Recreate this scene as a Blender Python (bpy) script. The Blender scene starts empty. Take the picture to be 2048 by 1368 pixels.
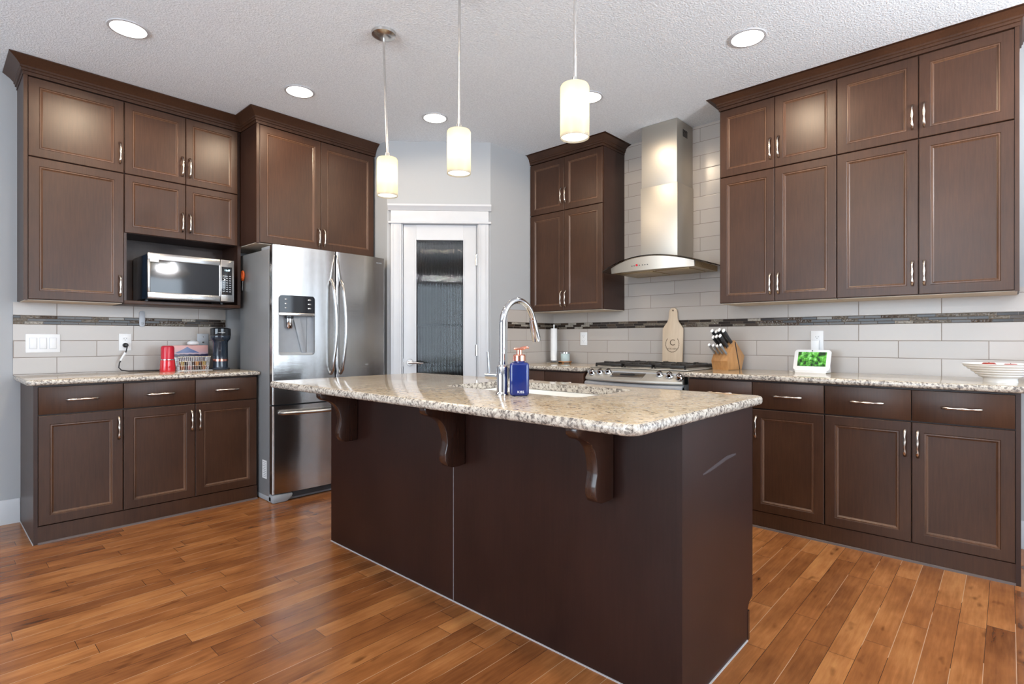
import bpy, bmesh, math, random
from mathutils import Vector, Matrix
random.seed(7)
C = bpy.context.scene.collection
S = bpy.context.scene
PI = math.pi
R = math.radians

# ------------------------------------------------------------------ camera, world, daylight, exposure
CAMH = 1.118
YAW = math.atan(993/1080.5)                    # view direction measured from +X towards +Y
cam_d = bpy.data.cameras.new('camera')
cam = bpy.data.objects.new('camera', cam_d); C.objects.link(cam)
cam_d.sensor_width = 36; cam_d.lens = 36*1080.5/2048
cam_d.shift_y = -(684-679)/2048.0
cam_d.clip_start = 0.02
cam.location = (0, 0, CAMH)
cam.rotation_euler = (R(90), 0, YAW-R(90))
S.camera = cam
S.view_settings.view_transform = 'Standard'
S.view_settings.look = 'None'
S.view_settings.gamma = 1
S.view_settings.use_curve_mapping = False
S.view_settings.exposure = 0.42
W = bpy.data.worlds.new('world'); S.world = W; W.use_nodes = True
W.node_tree.nodes['Background'].inputs[0].default_value = (0.75, 0.87, 1.0, 1)
W.node_tree.nodes['Background'].inputs[1].default_value = 1.0

CEIL = 2.735
XS = 3.98      # stove wall
YF = 4.47      # fridge wall
X0, Y0 = -3.4, -3.2   # far sides of the open plan room behind the camera
YR = 3.13      # short return wall beside the pantry
XR = 2.55      # fridge alcove side wall

def area(name, loc, rot, sx, sy, power, col):
    d = bpy.data.lights.new(name, 'AREA'); d.shape = 'RECTANGLE'; d.size = sx; d.size_y = sy
    d.energy = power; d.color = col
    o = bpy.data.objects.new(name, d); C.objects.link(o); o.location = loc; o.rotation_euler = rot
    return o
DAY = (0.74, 0.87, 1.0)
area('daylight_west', (X0-.03, 1.5, 1.35), (0, R(-90), 0), 1.9, 3.3, 125, DAY)
area('daylight_south', (1.55, Y0-.03, 1.4), (R(90), 0, 0), 3.5, 1.8, 110, DAY)
area('daylight_patio', (XS+.03, -1.75, 1.1), (0, R(90), 0), 2.0, 1.5, 26, DAY)

# recessed downlights: positions are used again by their builder
SPOTS = [(.719, 3.37), (1.655, 3.40), (2.52, 3.08), (3.0, 2.06), (2.985, 1.03), (.72, 1.2), (.4, -1.2)]  # last two are out of view, added for reflections and extra light
WARM = (1.0, .80, .57)
SPOT_W = [32, 26, 3, 14, 26, 32, 32]

# ------------------------------------------------------------------ material helpers
def new_mat(name):
    m = bpy.data.materials.new(name); m.use_nodes = True
    nt = m.node_tree; b = nt.nodes['Principled BSDF']
    return m, nt, b
def N(nt, t, **kw):
    n = nt.nodes.new(t)
    for k, v in kw.items(): setattr(n, k, v)
    return n
def L(nt, a, b): nt.links.new(a, b)
def M_(nt, op, a, b=None, c=None):
    n = N(nt, 'ShaderNodeMath', operation=op)
    for i, v in enumerate((a, b, c)):
        if v is None: continue
        if isinstance(v, (int, float)): n.inputs[i].default_value = v
        else: L(nt, v, n.inputs[i])
    return n.outputs[0]
def mixc(nt, f, a, b, blend='MIX'):
    n = N(nt, 'ShaderNodeMix', data_type='RGBA', blend_type=blend)
    for i, v in ((0, f), (6, a), (7, b)):
        if isinstance(v, (int, float)): n.inputs[i].default_value = v
        elif isinstance(v, tuple): n.inputs[i].default_value = v+(1,) if len(v) == 3 else v
        else: L(nt, v, n.inputs[i])
    return n.outputs[2]
def ramp(nt, fac, stops, interp='LINEAR'):
    n = N(nt, 'ShaderNodeValToRGB'); cr = n.color_ramp; cr.interpolation = interp
    while len(cr.elements) < len(stops): cr.elements.new(.5)
    for e, (p, c) in zip(cr.elements, stops):
        e.position = p; e.color = c+(1,) if len(c) == 3 else c
    L(nt, fac, n.inputs[0]); return n.outputs[0]
def noise(nt, vec, scale, detail=3, rough=.5, mapscale=None):
    if mapscale:
        mp = N(nt, 'ShaderNodeMapping'); mp.inputs['Scale'].default_value = mapscale
        L(nt, vec, mp.inputs[0]); vec = mp.outputs[0]
    n = N(nt, 'ShaderNodeTexNoise'); n.inputs['Scale'].default_value = scale
    n.inputs['Detail'].default_value = detail; n.inputs['Roughness'].default_value = rough
    L(nt, vec, n.inputs['Vector']); return n
def coord(nt, kind='Object'):
    return N(nt, 'ShaderNodeTexCoord').outputs[kind]
def bump(nt, b, h, strength=.2, dist=.01):
    n = N(nt, 'ShaderNodeBump'); n.inputs['Strength'].default_value = strength
    n.inputs['Distance'].default_value = dist; L(nt, h, n.inputs['Height']); L(nt, n.outputs[0], b.inputs['Normal'])
def simple(name, col, rough=.5, metal=0, spec=.5, emit=None, es=0, trans=0, coat=0, ior=1.45, var=.06, vs=12):
    m, nt, b = new_mat(name)
    n = noise(nt, coord(nt), vs, 3)
    lo = tuple(max(0, c*(1-var)) for c in col); hi = tuple(min(1, c*(1+var)) for c in col)
    L(nt, ramp(nt, n.outputs[0], [(.3, lo), (.7, hi)]), b.inputs['Base Color'])
    b.inputs['Roughness'].default_value = rough; b.inputs['Metallic'].default_value = metal
    b.inputs['Specular IOR Level'].default_value = spec
    b.inputs['Transmission Weight'].default_value = trans; b.inputs['IOR'].default_value = ior
    b.inputs['Coat Weight'].default_value = coat
    if emit: b.inputs['Emission Color'].default_value = emit+(1,); b.inputs['Emission Strength'].default_value = es
    return m

def wood(name, base, dark, rough=.36, scale=1.0, grain=(38, 38, 2.2), spec=.5, coat=0.0):
    m, nt, b = new_mat(name); tc = coord(nt)
    g = noise(nt, tc, 3*scale, 6, .62, grain)
    blot = noise(nt, tc, 4.5, 3, .5, (1, 1, .6))
    f = M_(nt, 'ADD', M_(nt, 'MULTIPLY', g.outputs[0], .55), M_(nt, 'MULTIPLY', blot.outputs[0], .45))
    L(nt, ramp(nt, f, [(.34, dark), (.66, base)]), b.inputs['Base Color'])
    L(nt, M_(nt, 'ADD', M_(nt, 'MULTIPLY', g.outputs[0], .08), rough-.04), b.inputs['Roughness'])
    b.inputs['Specular IOR Level'].default_value = spec
    b.inputs['Coat Weight'].default_value = coat; b.inputs['Coat Roughness'].default_value = .15
    bump(nt, b, g.outputs[0], .03, .002)
    return m

MAT = {}
MAT['wood'] = wood('espresso_maple', (.062, .0265, .0135), (.034, .0140, .0072), .36, spec=.33)
MAT['edge'] = wood('espresso_glaze_and_glint', (.125, .060, .032), (.055, .026, .015), .32, spec=.4)  # bead glaze, made paler to paint in the glancing highlights
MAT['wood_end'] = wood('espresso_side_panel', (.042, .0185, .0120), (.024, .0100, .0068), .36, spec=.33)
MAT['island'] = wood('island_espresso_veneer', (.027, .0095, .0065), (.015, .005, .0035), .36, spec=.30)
MAT['corbel'] = wood('corbel_wood', (.050, .022, .014), (.026, .011, .008), .24, coat=.3)
MAT['underside'] = simple('cream_cabinet_underside', (.62, .54, .44), .6)
MAT['caulk'] = simple('pale_caulk', (.42, .40, .40), .6)
MAT['toe_line'] = simple('toe_edging', (.13, .105, .10), .5)
MAT['gap'] = simple('dark_gap', (.012, .008, .007), .7)

def mat_wall(name, col):
    m, nt, b = new_mat(name); tc = coord(nt)
    n = noise(nt, tc, 220, 2)
    b.inputs['Base Color'].default_value = col+(1,); b.inputs['Roughness'].default_value = .7
    b.inputs['Specular IOR Level'].default_value = .25
    bump(nt, b, n.outputs[0], .05, .002); return m
MAT['wall'] = mat_wall('light_grey_paint', (.375, .385, .396))
def mat_ceiling():
    m, nt, b = new_mat('stippled_ceiling'); tc = coord(nt)
    n = noise(nt, tc, 95, 4, .6); v = N(nt, 'ShaderNodeTexVoronoi'); v.inputs['Scale'].default_value = 120; L(nt, tc, v.inputs['Vector'])
    L(nt, ramp(nt, n.outputs[0], [(.36, (.74, .80, .85)), (.62, (.86, .92, .97))]), b.inputs['Base Color'])
    b.inputs['Roughness'].default_value = .85; b.inputs['Specular IOR Level'].default_value = .1
    h = M_(nt, 'ADD', n.outputs[0], M_(nt, 'MULTIPLY', v.outputs['Distance'], .5))
    bump(nt, b, h, .5, .006); return m
MAT['ceiling'] = mat_ceiling()
MAT['trim'] = simple('white_trim_paint', (.50, .512, .535), .35, var=.015)

def cells(nt, u, v, width, length, gap, voff=0, mode='random', uoff=0):
    """planks or tiles: returns (random colour per cell, gap mask, row number)"""
    vv = M_(nt, 'DIVIDE', M_(nt, 'SUBTRACT', v, voff), width)
    row = M_(nt, 'FLOOR', vv)
    if mode == 'random':
        wn = N(nt, 'ShaderNodeTexWhiteNoise', noise_dimensions='1D'); L(nt, row, wn.inputs['W'])
        off = M_(nt, 'MULTIPLY', wn.outputs['Value'], length*7.3)
        ln = length
    else:
        off = M_(nt, 'MULTIPLY', M_(nt, 'FLOORED_MODULO', row, 2), length/2); ln = length
    uu = M_(nt, 'DIVIDE', M_(nt, 'ADD', M_(nt, 'SUBTRACT', u, uoff), off), ln)
    ui = M_(nt, 'FLOOR', uu)
    fu = M_(nt, 'MULTIPLY', M_(nt, 'FRACT', uu), ln); fv = M_(nt, 'MULTIPLY', M_(nt, 'FRACT', vv), width)
    du = M_(nt, 'MINIMUM', fu, M_(nt, 'SUBTRACT', ln, fu)); dv = M_(nt, 'MINIMUM', fv, M_(nt, 'SUBTRACT', width, fv))
    d = M_(nt, 'MINIMUM', du, dv)
    mask = M_(nt, 'LESS_THAN', d, gap/2)
    cx = N(nt, 'ShaderNodeCombineXYZ'); L(nt, ui, cx.inputs[0]); L(nt, row, cx.inputs[1])
    w2 = N(nt, 'ShaderNodeTexWhiteNoise', noise_dimensions='3D'); L(nt, cx.outputs[0], w2.inputs['Vector'])
    return w2, mask, d, dv, du

def mat_floor():
    m, nt, b = new_mat('maple_plank_floor'); tc = coord(nt)
    sp = N(nt, 'ShaderNodeSeparateXYZ'); L(nt, tc, sp.inputs[0])
    wn, mask, d, dv, du = cells(nt, sp.outputs[0], sp.outputs[1], .083, .74, .0016, voff=.063)
    # shift the grain per plank
    add = N(nt, 'ShaderNodeVectorMath', operation='MULTIPLY_ADD'); L(nt, wn.outputs['Color'], add.inputs[0])
    add.inputs[1].default_value = (9, 9, 9); L(nt, tc, add.inputs[2])
    g = noise(nt, add.outputs[0], 5, 5, .6, (1.2, 14, 1)); bl = noise(nt, add.outputs[0], 3.2, 3, .55, (1, 2.2, 1))
    kn = noise(nt, add.outputs[0], 6.5, 2, .5, (1, 2.6, 1))
    f = M_(nt, 'ADD', M_(nt, 'MULTIPLY', g.outputs[0], .35), M_(nt, 'MULTIPLY', bl.outputs[0], .65))
    f = M_(nt, 'ADD', f, M_(nt, 'MULTIPLY', M_(nt, 'SUBTRACT', wn.outputs['Value'], .5), .22))
    col = ramp(nt, f, [(.22, (.105, .032, .010)), (.50, (.250, .090, .026)), (.78, (.44, .19, .062))])
    dk = ramp(nt, kn.outputs[0], [(.66, (1, 1, 1)), (.78, (.42, .36, .33))])
    col = mixc(nt, 1.0, col, dk, 'MULTIPLY')
    # worn pale edge along some of the long seams
    ws = noise(nt, tc, 1.5, 2, .5, (1, 12, 1))
    worn = M_(nt, 'MULTIPLY', M_(nt, 'LESS_THAN', dv, .0010), M_(nt, 'GREATER_THAN', ws.outputs[0], .50))
    col = mixc(nt, mask, col, (.055, .020, .009))
    col = mixc(nt, M_(nt, 'MULTIPLY', worn, .6), col, (.62, .40, .24))
    L(nt, col, b.inputs['Base Color'])
    L(nt, M_(nt, 'ADD', M_(nt, 'MULTIPLY', bl.outputs[0], .06), .205), b.inputs['Roughness'])
    b.inputs['Specular IOR Level'].default_value = .45
    h = M_(nt, 'ADD', M_(nt, 'MULTIPLY', M_(nt, 'MINIMUM', d, .004), 120), M_(nt, 'MULTIPLY', wn.outputs['Value'], .12))
    h = M_(nt, 'ADD', h, M_(nt, 'MULTIPLY', g.outputs[0], .12))
    bump(nt, b, h, .22, .002)
    return m
MAT['floor'] = mat_floor()

def mat_tile(name, axis, uoff, col=(.43, .392, .358)):
    """subway tile courses on world-placed walls; the mesh is in world units so object coords are metres"""
    m, nt, b = new_mat(name); tc = coord(nt)
    sp = N(nt, 'ShaderNodeSeparateXYZ'); L(nt, tc, sp.inputs[0]); u = sp.outputs[axis]; z = sp.outputs[2]
    # below the mosaic courses end at 1.213, above they start at 1.267
    above = M_(nt, 'GREATER_THAN', z, 1.24)
    v = M_(nt, 'SUBTRACT', z, M_(nt, 'MULTIPLY', above, .0545+.1035))
    wn, mask, d, dv, du = cells(nt, u, v, .1035, .4096, .0032, voff=1.213-.1035*10, mode='half', uoff=uoff)
    n = noise(nt, tc, 3, 2)
    c0 = ramp(nt, wn.outputs['Value'], [(0, tuple(c*.96 for c in col)), (1, tuple(c*1.04 for c in col))])
    c1 = mixc(nt, mask, c0, (.20, .165, .14))
    L(nt, c1, b.inputs['Base Color'])
    L(nt, M_(nt, 'ADD', M_(nt, 'MULTIPLY', mask, .5), .24), b.inputs['Roughness'])
    h = M_(nt, 'ADD', M_(nt, 'MULTIPLY', M_(nt, 'MINIMUM', d, .004), 200), M_(nt, 'MULTIPLY', n.outputs[0], .3))
    bump(nt, b, h, .25, .002)
    return m
def mat_mosaic(name, axis):
    m, nt, b = new_mat(name); tc = coord(nt)
    sp = N(nt, 'ShaderNodeSeparateXYZ'); L(nt, tc, sp.inputs[0]); u = sp.outputs[axis]; z = sp.outputs[2]
    wn, mask, d, dv, du = cells(nt, u, z, .0179, .088, .0016, voff=1.2133)
    big = N(nt, 'ShaderNodeTexVoronoi'); big.inputs['Scale'].default_value = 90; L(nt, tc, big.inputs['Vector'])
    col = ramp(nt, wn.outputs['Value'], [(0, (.020, .012, .008)), (.34, (.050, .033, .022)), (.58, (.10, .082, .062)), (.78, (.22, .20, .17)), (.88, (.03, .020, .016))], 'CONSTANT')
    tex = M_(nt, 'MULTIPLY', M_(nt, 'GREATER_THAN', wn.outputs['Value'], .5), M_(nt, 'LESS_THAN', wn.outputs['Value'], .86))
    col = mixc(nt, M_(nt, 'MULTIPLY', tex, .5), col, mixc(nt, 1.0, col, ramp(nt, big.outputs['Distance'], [(.1, (.5, .5, .5)), (.6, (2, 2, 2))]), 'MULTIPLY'))
    col = mixc(nt, mask, col, (.16, .135, .115)); L(nt, col, b.inputs['Base Color'])
    b.inputs['Roughness'].default_value = .20; b.inputs['Specular IOR Level'].default_value = .35
    h = M_(nt, 'ADD', M_(nt, 'MULTIPLY', M_(nt, 'MINIMUM', d, .002), 300), M_(nt, 'MULTIPLY', M_(nt, 'MULTIPLY', tex, big.outputs['Distance']), 1.2))
    bump(nt, b, h, .6, .003)
    return m

def mat_granite():
    m, nt, b = new_mat('speckled_granite'); tc = coord(nt)
    big = noise(nt, tc, 9, 4, .6, (1, 1.7, 1)); mid = noise(nt, tc, 42, 4, .65, (1.6, 1, 1.6)); fine = noise(nt, tc, 120, 3, .6)
    v = N(nt, 'ShaderNodeTexVoronoi'); v.inputs['Scale'].default_value = 62; v.inputs['Randomness'].default_value = 1
    mp = N(nt, 'ShaderNodeMapping'); mp.inputs['Scale'].default_value = (1.5, .8, 1.5); mp.inputs['Rotation'].default_value = (0, 0, .6)
    wv = N(nt, 'ShaderNodeVectorMath', operation='MULTIPLY_ADD'); L(nt, mid.outputs['Color'], wv.inputs[0]); wv.inputs[1].default_value = (.02, .02, .02); L(nt, tc, wv.inputs[2])
    L(nt, wv.outputs[0], mp.inputs[0]); L(nt, mp.outputs[0], v.inputs['Vector'])
    base = ramp(nt, big.outputs[0], [(.35, (.47, .36, .235)), (.55, (.56, .45, .305)), (.72, (.60, .51, .38))])
    c = mixc(nt, ramp(nt, mid.outputs[0], [(.54, (0, 0, 0)), (.66, (.65, .65, .65))]), base, (.23, .135, .075))
    c = mixc(nt, ramp(nt, fine.outputs[0], [(.55, (0, 0, 0)), (.62, (.55, .55, .55))]), c, (.70, .66, .58))
    sp = N(nt, 'ShaderNodeSeparateColor'); L(nt, v.outputs['Color'], sp.inputs[0])
    spec = M_(nt, 'MULTIPLY', M_(nt, 'GREATER_THAN', sp.outputs[0], .76), M_(nt, 'LESS_THAN', v.outputs['Distance'], .42))
    spec = M_(nt, 'MULTIPLY', spec, M_(nt, 'GREATER_THAN', mid.outputs[0], .47))
    c = mixc(nt, M_(nt, 'MULTIPLY', spec, .9), c, (.075, .055, .045))
    sp2 = M_(nt, 'MULTIPLY', M_(nt, 'GREATER_THAN', sp.outputs[1], .85), M_(nt, 'LESS_THAN', v.outputs['Distance'], .45))
    c = mixc(nt, M_(nt, 'MULTIPLY', sp2, .5), c, (.33, .33, .33))
    L(nt, c, b.inputs['Base Color'])
    b.inputs['Roughness'].default_value = .10; b.inputs['Specular IOR Level'].default_value = .6
    return m
MAT['granite'] = mat_granite()
def mat_granite_edge():
    m = MAT['granite'].copy(); m.name = 'rough_granite_edge'; nt = m.node_tree; b = nt.nodes['Principled BSDF']
    tc = coord(nt); v = N(nt, 'ShaderNodeTexVoronoi'); v.inputs['Scale'].default_value = 125; L(nt, tc, v.inputs['Vector'])
    n2 = noise(nt, tc, 78, 4, .75)
    sp = N(nt, 'ShaderNodeSeparateColor'); L(nt, v.outputs['Color'], sp.inputs[0])
    c = ramp(nt, n2.outputs[0], [(.37, (.10, .085, .075)), (.45, (.38, .335, .285)), (.60, (.60, .555, .48))])
    c = mixc(nt, M_(nt, 'MULTIPLY', M_(nt, 'GREATER_THAN', sp.outputs[0], .82), .7), c, (.10, .085, .08))
    L(nt, c, b.inputs['Base Color']); b.inputs['Roughness'].default_value = .22
    return m
MAT['granite_edge'] = mat_granite_edge()

def mat_steel(name, col=(.56, .55, .53), rough=.24, aniso=.75, axis='Z', bs=.02, wave=1.0):
    m, nt, b = new_mat(name)
    b.inputs['Metallic'].default_value = 1; b.inputs['Roughness'].default_value = rough
    b.inputs['Base Color'].default_value = col+(1,)
    b.inputs['Anisotropic'].default_value = aniso
    wv = noise(nt, coord(nt), 1, 2, .5, (4.5, 4.5, .35))
    t = N(nt, 'ShaderNodeTangent', direction_type='RADIAL', axis=axis); L(nt, t.outputs[0], b.inputs['Tangent'])
    n = noise(nt, coord(nt), 4, 4, .6, (1, 1, 140) if axis == 'Z' else (1, 140, 1))
    L(nt, M_(nt, 'ADD', M_(nt, 'MULTIPLY', n.outputs[0], .10), rough-.05), b.inputs['Roughness'])
    bump(nt, b, M_(nt, 'ADD', M_(nt, 'MULTIPLY', wv.outputs[0], wave), M_(nt, 'MULTIPLY', n.outputs[0], .02)), bs*2, .02)
    return m
MAT['steel'] = mat_steel('brushed_stainless', (.46, .45, .44), rough=.20, aniso=.45, bs=.16)
MAT['steel_warm'] = mat_steel('hood_stainless', (.50, .465, .41), .46, .3)
MAT['chrome'] = simple('chrome', (.60, .61, .63), .07, 1, var=.01)
MAT['nickel'] = simple('brushed_nickel', (.60, .59, .575), .26, 1, var=.08, vs=60)
MAT['pull'] = simple('hammered_nickel_pull', (.52, .455, .40), .24, 1, var=.12, vs=90)
MAT['fridge_side'] = simple('grey_painted_steel', (.25, .26, .27), .38, .35, var=.02)
MAT['range_panel'] = simple('range_panel_steel', (.50, .475, .43), .42, .55, var=.02)
MAT['range_grey'] = simple('range_grey_enamel', (.36, .37, .39), .35)
MAT['grey_plastic'] = simple('grey_plastic', (.30, .32, .345), .4)
MAT['dark_plastic'] = simple('dark_plastic', (.022, .024, .028), .3)
MAT['black_gloss'] = simple('black_gloss', (.012, .013, .016), .06, coat=.3)
MAT['white_plastic'] = simple('white_plastic', (.78, .79, .80), .35, var=.01)
MAT['sink'] = simple('white_sink', (.82, .81, .76), .18, var=.01)
MAT['iron'] = simple('cast_iron', (.022, .019, .017), .42, var=.3, vs=60)
MAT['navy'] = simple('navy_lacquer', (.012, .020, .034), .16, coat=.5)
MAT['red_plastic'] = simple('red_plastic', (.50, .012, .030), .25)
MAT['red_clear'] = simple('translucent_red', (.52, .01, .02), .12, coat=.6)
MAT['blue_glass'] = simple('cobalt_glass', (.003, .014, .125), .12, coat=.6)
MAT['copper'] = simple('rose_copper', (.80, .33, .24), .16, 1)
MAT['pine'] = wood('pale_pine', (.68, .55, .41), (.56, .43, .30), .55, 1, (18, 18, 1.5))
MAT['block_wood'] = wood('honey_block_wood', (.50, .27, .105), (.30, .135, .045), .30, 1, (16, 16, 3))
MAT['paper'] = simple('white_paper', (.80, .80, .80), .85, var=.02)
MAT['ceramic'] = simple('white_ceramic', (.78, .765, .74), .16, var=.01)
MAT['fruit'] = simple('red_fruit_skin', (.34, .045, .030), .35, var=.4, vs=30)
MAT['ink'] = simple('burnt_ink', (.12, .08, .05), .7)
MAT['jar_blue'] = simple('frosted_aqua_glass', (.42, .52, .53), .3)
MAT['amber'] = simple('amber_wood', (.33, .14, .045), .3)
MAT['orange'] = simple('orange_grip', (.78, .13, .025), .4)
MAT['hood_under'] = simple('hood_filter_mesh', (.44, .33, .18), .35, .8, var=.2, vs=120)
MAT['text_white'] = simple('white_lettering', (.8, .8, .8), .5, emit=(.8, .85, .9), es=.0)
MAT['text_dark'] = simple('grey_lettering', (.10, .10, .10), .5)
MAT['plate_grey'] = simple('grey_wall_plate', (.47, .50, .54), .4)
MAT['cord'] = simple('black_cord', (.012, .012, .014), .4)
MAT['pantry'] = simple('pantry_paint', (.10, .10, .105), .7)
MAT['pantry_dark'] = simple('pantry_goods', (.05, .045, .04), .6, var=.6, vs=6)
def mat_emit(name, col, s):
    m, nt, b = new_mat(name); n = noise(nt, coord(nt), 3)
    b.inputs['Base Color'].default_value = col+(1,)
    L(nt, ramp(nt, n.outputs[0], [(0, tuple(c*.97 for c in col)), (1, col)]), b.inputs['Emission Color'])
    b.inputs['Emission Strength'].default_value = s; b.inputs['Roughness'].default_value = .5
    return m
MAT['lamp_disc'] = mat_emit('lit_lamp_lens', (1.0, .95, .86), 9)
MAT['lamp_soft'] = mat_emit('lit_diffuser', (1.0, .96, .90), 1.15)
MAT['clock'] = mat_emit('lit_clock_digits', (.55, .85, 1.0), 3)
def mat_shade():
    m, nt, b = new_mat('opal_glass_shade'); out = nt.nodes['Material Output']
    n = noise(nt, coord(nt), 8, 2)
    L(nt, ramp(nt, n.outputs[0], [(0, (.50, .46, .37)), (1, (.54, .50, .41))]), b.inputs['Base Color'])
    b.inputs['Roughness'].default_value = .25
    b.inputs['Emission Color'].default_value = (1, .90, .72, 1); b.inputs['Emission Strength'].default_value = .26
    tr = N(nt, 'ShaderNodeBsdfTranslucent'); tr.inputs[0].default_value = (.42, .385, .30, 1)
    mx = N(nt, 'ShaderNodeMixShader'); mx.inputs[0].default_value = .55
    L(nt, b.outputs[0], mx.inputs[1]); L(nt, tr.outputs[0], mx.inputs[2]); L(nt, mx.outputs[0], out.inputs[0])
    return m
MAT['shade'] = mat_shade()
def mat_glass(name, col, rough, ior=1.45):
    m, nt, b = new_mat(name); n = noise(nt, coord(nt), 20)
    L(nt, ramp(nt, n.outputs[0], [(0, tuple(c*.97 for c in col)), (1, col)]), b.inputs['Base Color'])
    b.inputs['Transmission Weight'].default_value = 1; b.inputs['Roughness'].default_value = rough; b.inputs['IOR'].default_value = ior
    return m
MAT['bowl_glass'] = mat_emit('opal_bowl_glass', (.95, .80, .58), .4)
MAT['reeded'] = mat_glass('reeded_glass', (.42, .42, .42), .02)
MAT['hood_glass'] = mat_glass('smoked_hood_glass', (.55, .48, .40), .02)
def mat_screen():
    m, nt, b = new_mat('garden_screen'); tc = coord(nt)
    n = noise(nt, tc, 38, 4, .6); n2 = noise(nt, tc, 16, 3)
    col = ramp(nt, n.outputs[0], [(.36, (.01, .03, .01)), (.46, (.03, .16, .02)), (.56, (.14, .55, .06)), (.66, (.35, .75, .30)), (.76, (.75, .9, .75))])
    col = mixc(nt, ramp(nt, n2.outputs[0], [(.5, (0, 0, 0)), (.62, (.75, .75, .75))]), col, (.03, .06, .04))
    L(nt, col, b.inputs['Emission Color']); b.inputs['Emission Strength'].default_value = .9
    b.inputs['Base Color'].default_value = (0, 0, 0, 1); b.inputs['Roughness'].default_value = .2
    return m
MAT['screen'] = mat_screen()
def mat_box_art():
    m, nt, b = new_mat('mountain_print'); tc = coord(nt)
    sp = N(nt, 'ShaderNodeSeparateXYZ'); L(nt, tc, sp.inputs[0]); x = sp.outputs[0]; z = sp.outputs[2]
    n = noise(nt, tc, 26, 4, .6)
    peak = M_(nt, 'SUBTRACT', .166, M_(nt, 'MULTIPLY', M_(nt, 'POWER', M_(nt, 'ABSOLUTE', M_(nt, 'SUBTRACT', x, .125)), .8), .34))
    ridge = M_(nt, 'ADD', peak, M_(nt, 'MULTIPLY', n.outputs[0], .006))
    sky = ramp(nt, M_(nt, 'MULTIPLY', z, 5.6), [(.70, (.55, .34, .36)), (.95, (.66, .36, .33))])
    c = mixc(nt, M_(nt, 'LESS_THAN', z, ridge), sky, (.085, .13, .30))
    c = mixc(nt, M_(nt, 'LESS_THAN', z, M_(nt, 'ADD', .118, M_(nt, 'MULTIPLY', n.outputs[0], .012))), c, (.50, .36, .42))
    c = mixc(nt, M_(nt, 'LESS_THAN', z, M_(nt, 'ADD', .104, M_(nt, 'MULTIPLY', n.outputs[0], .02))), c, (.035, .030, .075))
    c = mixc(nt, M_(nt, 'LESS_THAN', z, .095), c, ramp(nt, n.outputs[0], [(.4, (.08, .05, .10)), (.6, (.30, .17, .15))]))
    L(nt, c, b.inputs['Base Color']); b.inputs['Roughness'].default_value = .3
    return m
MAT['box_art'] = mat_box_art()

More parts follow.
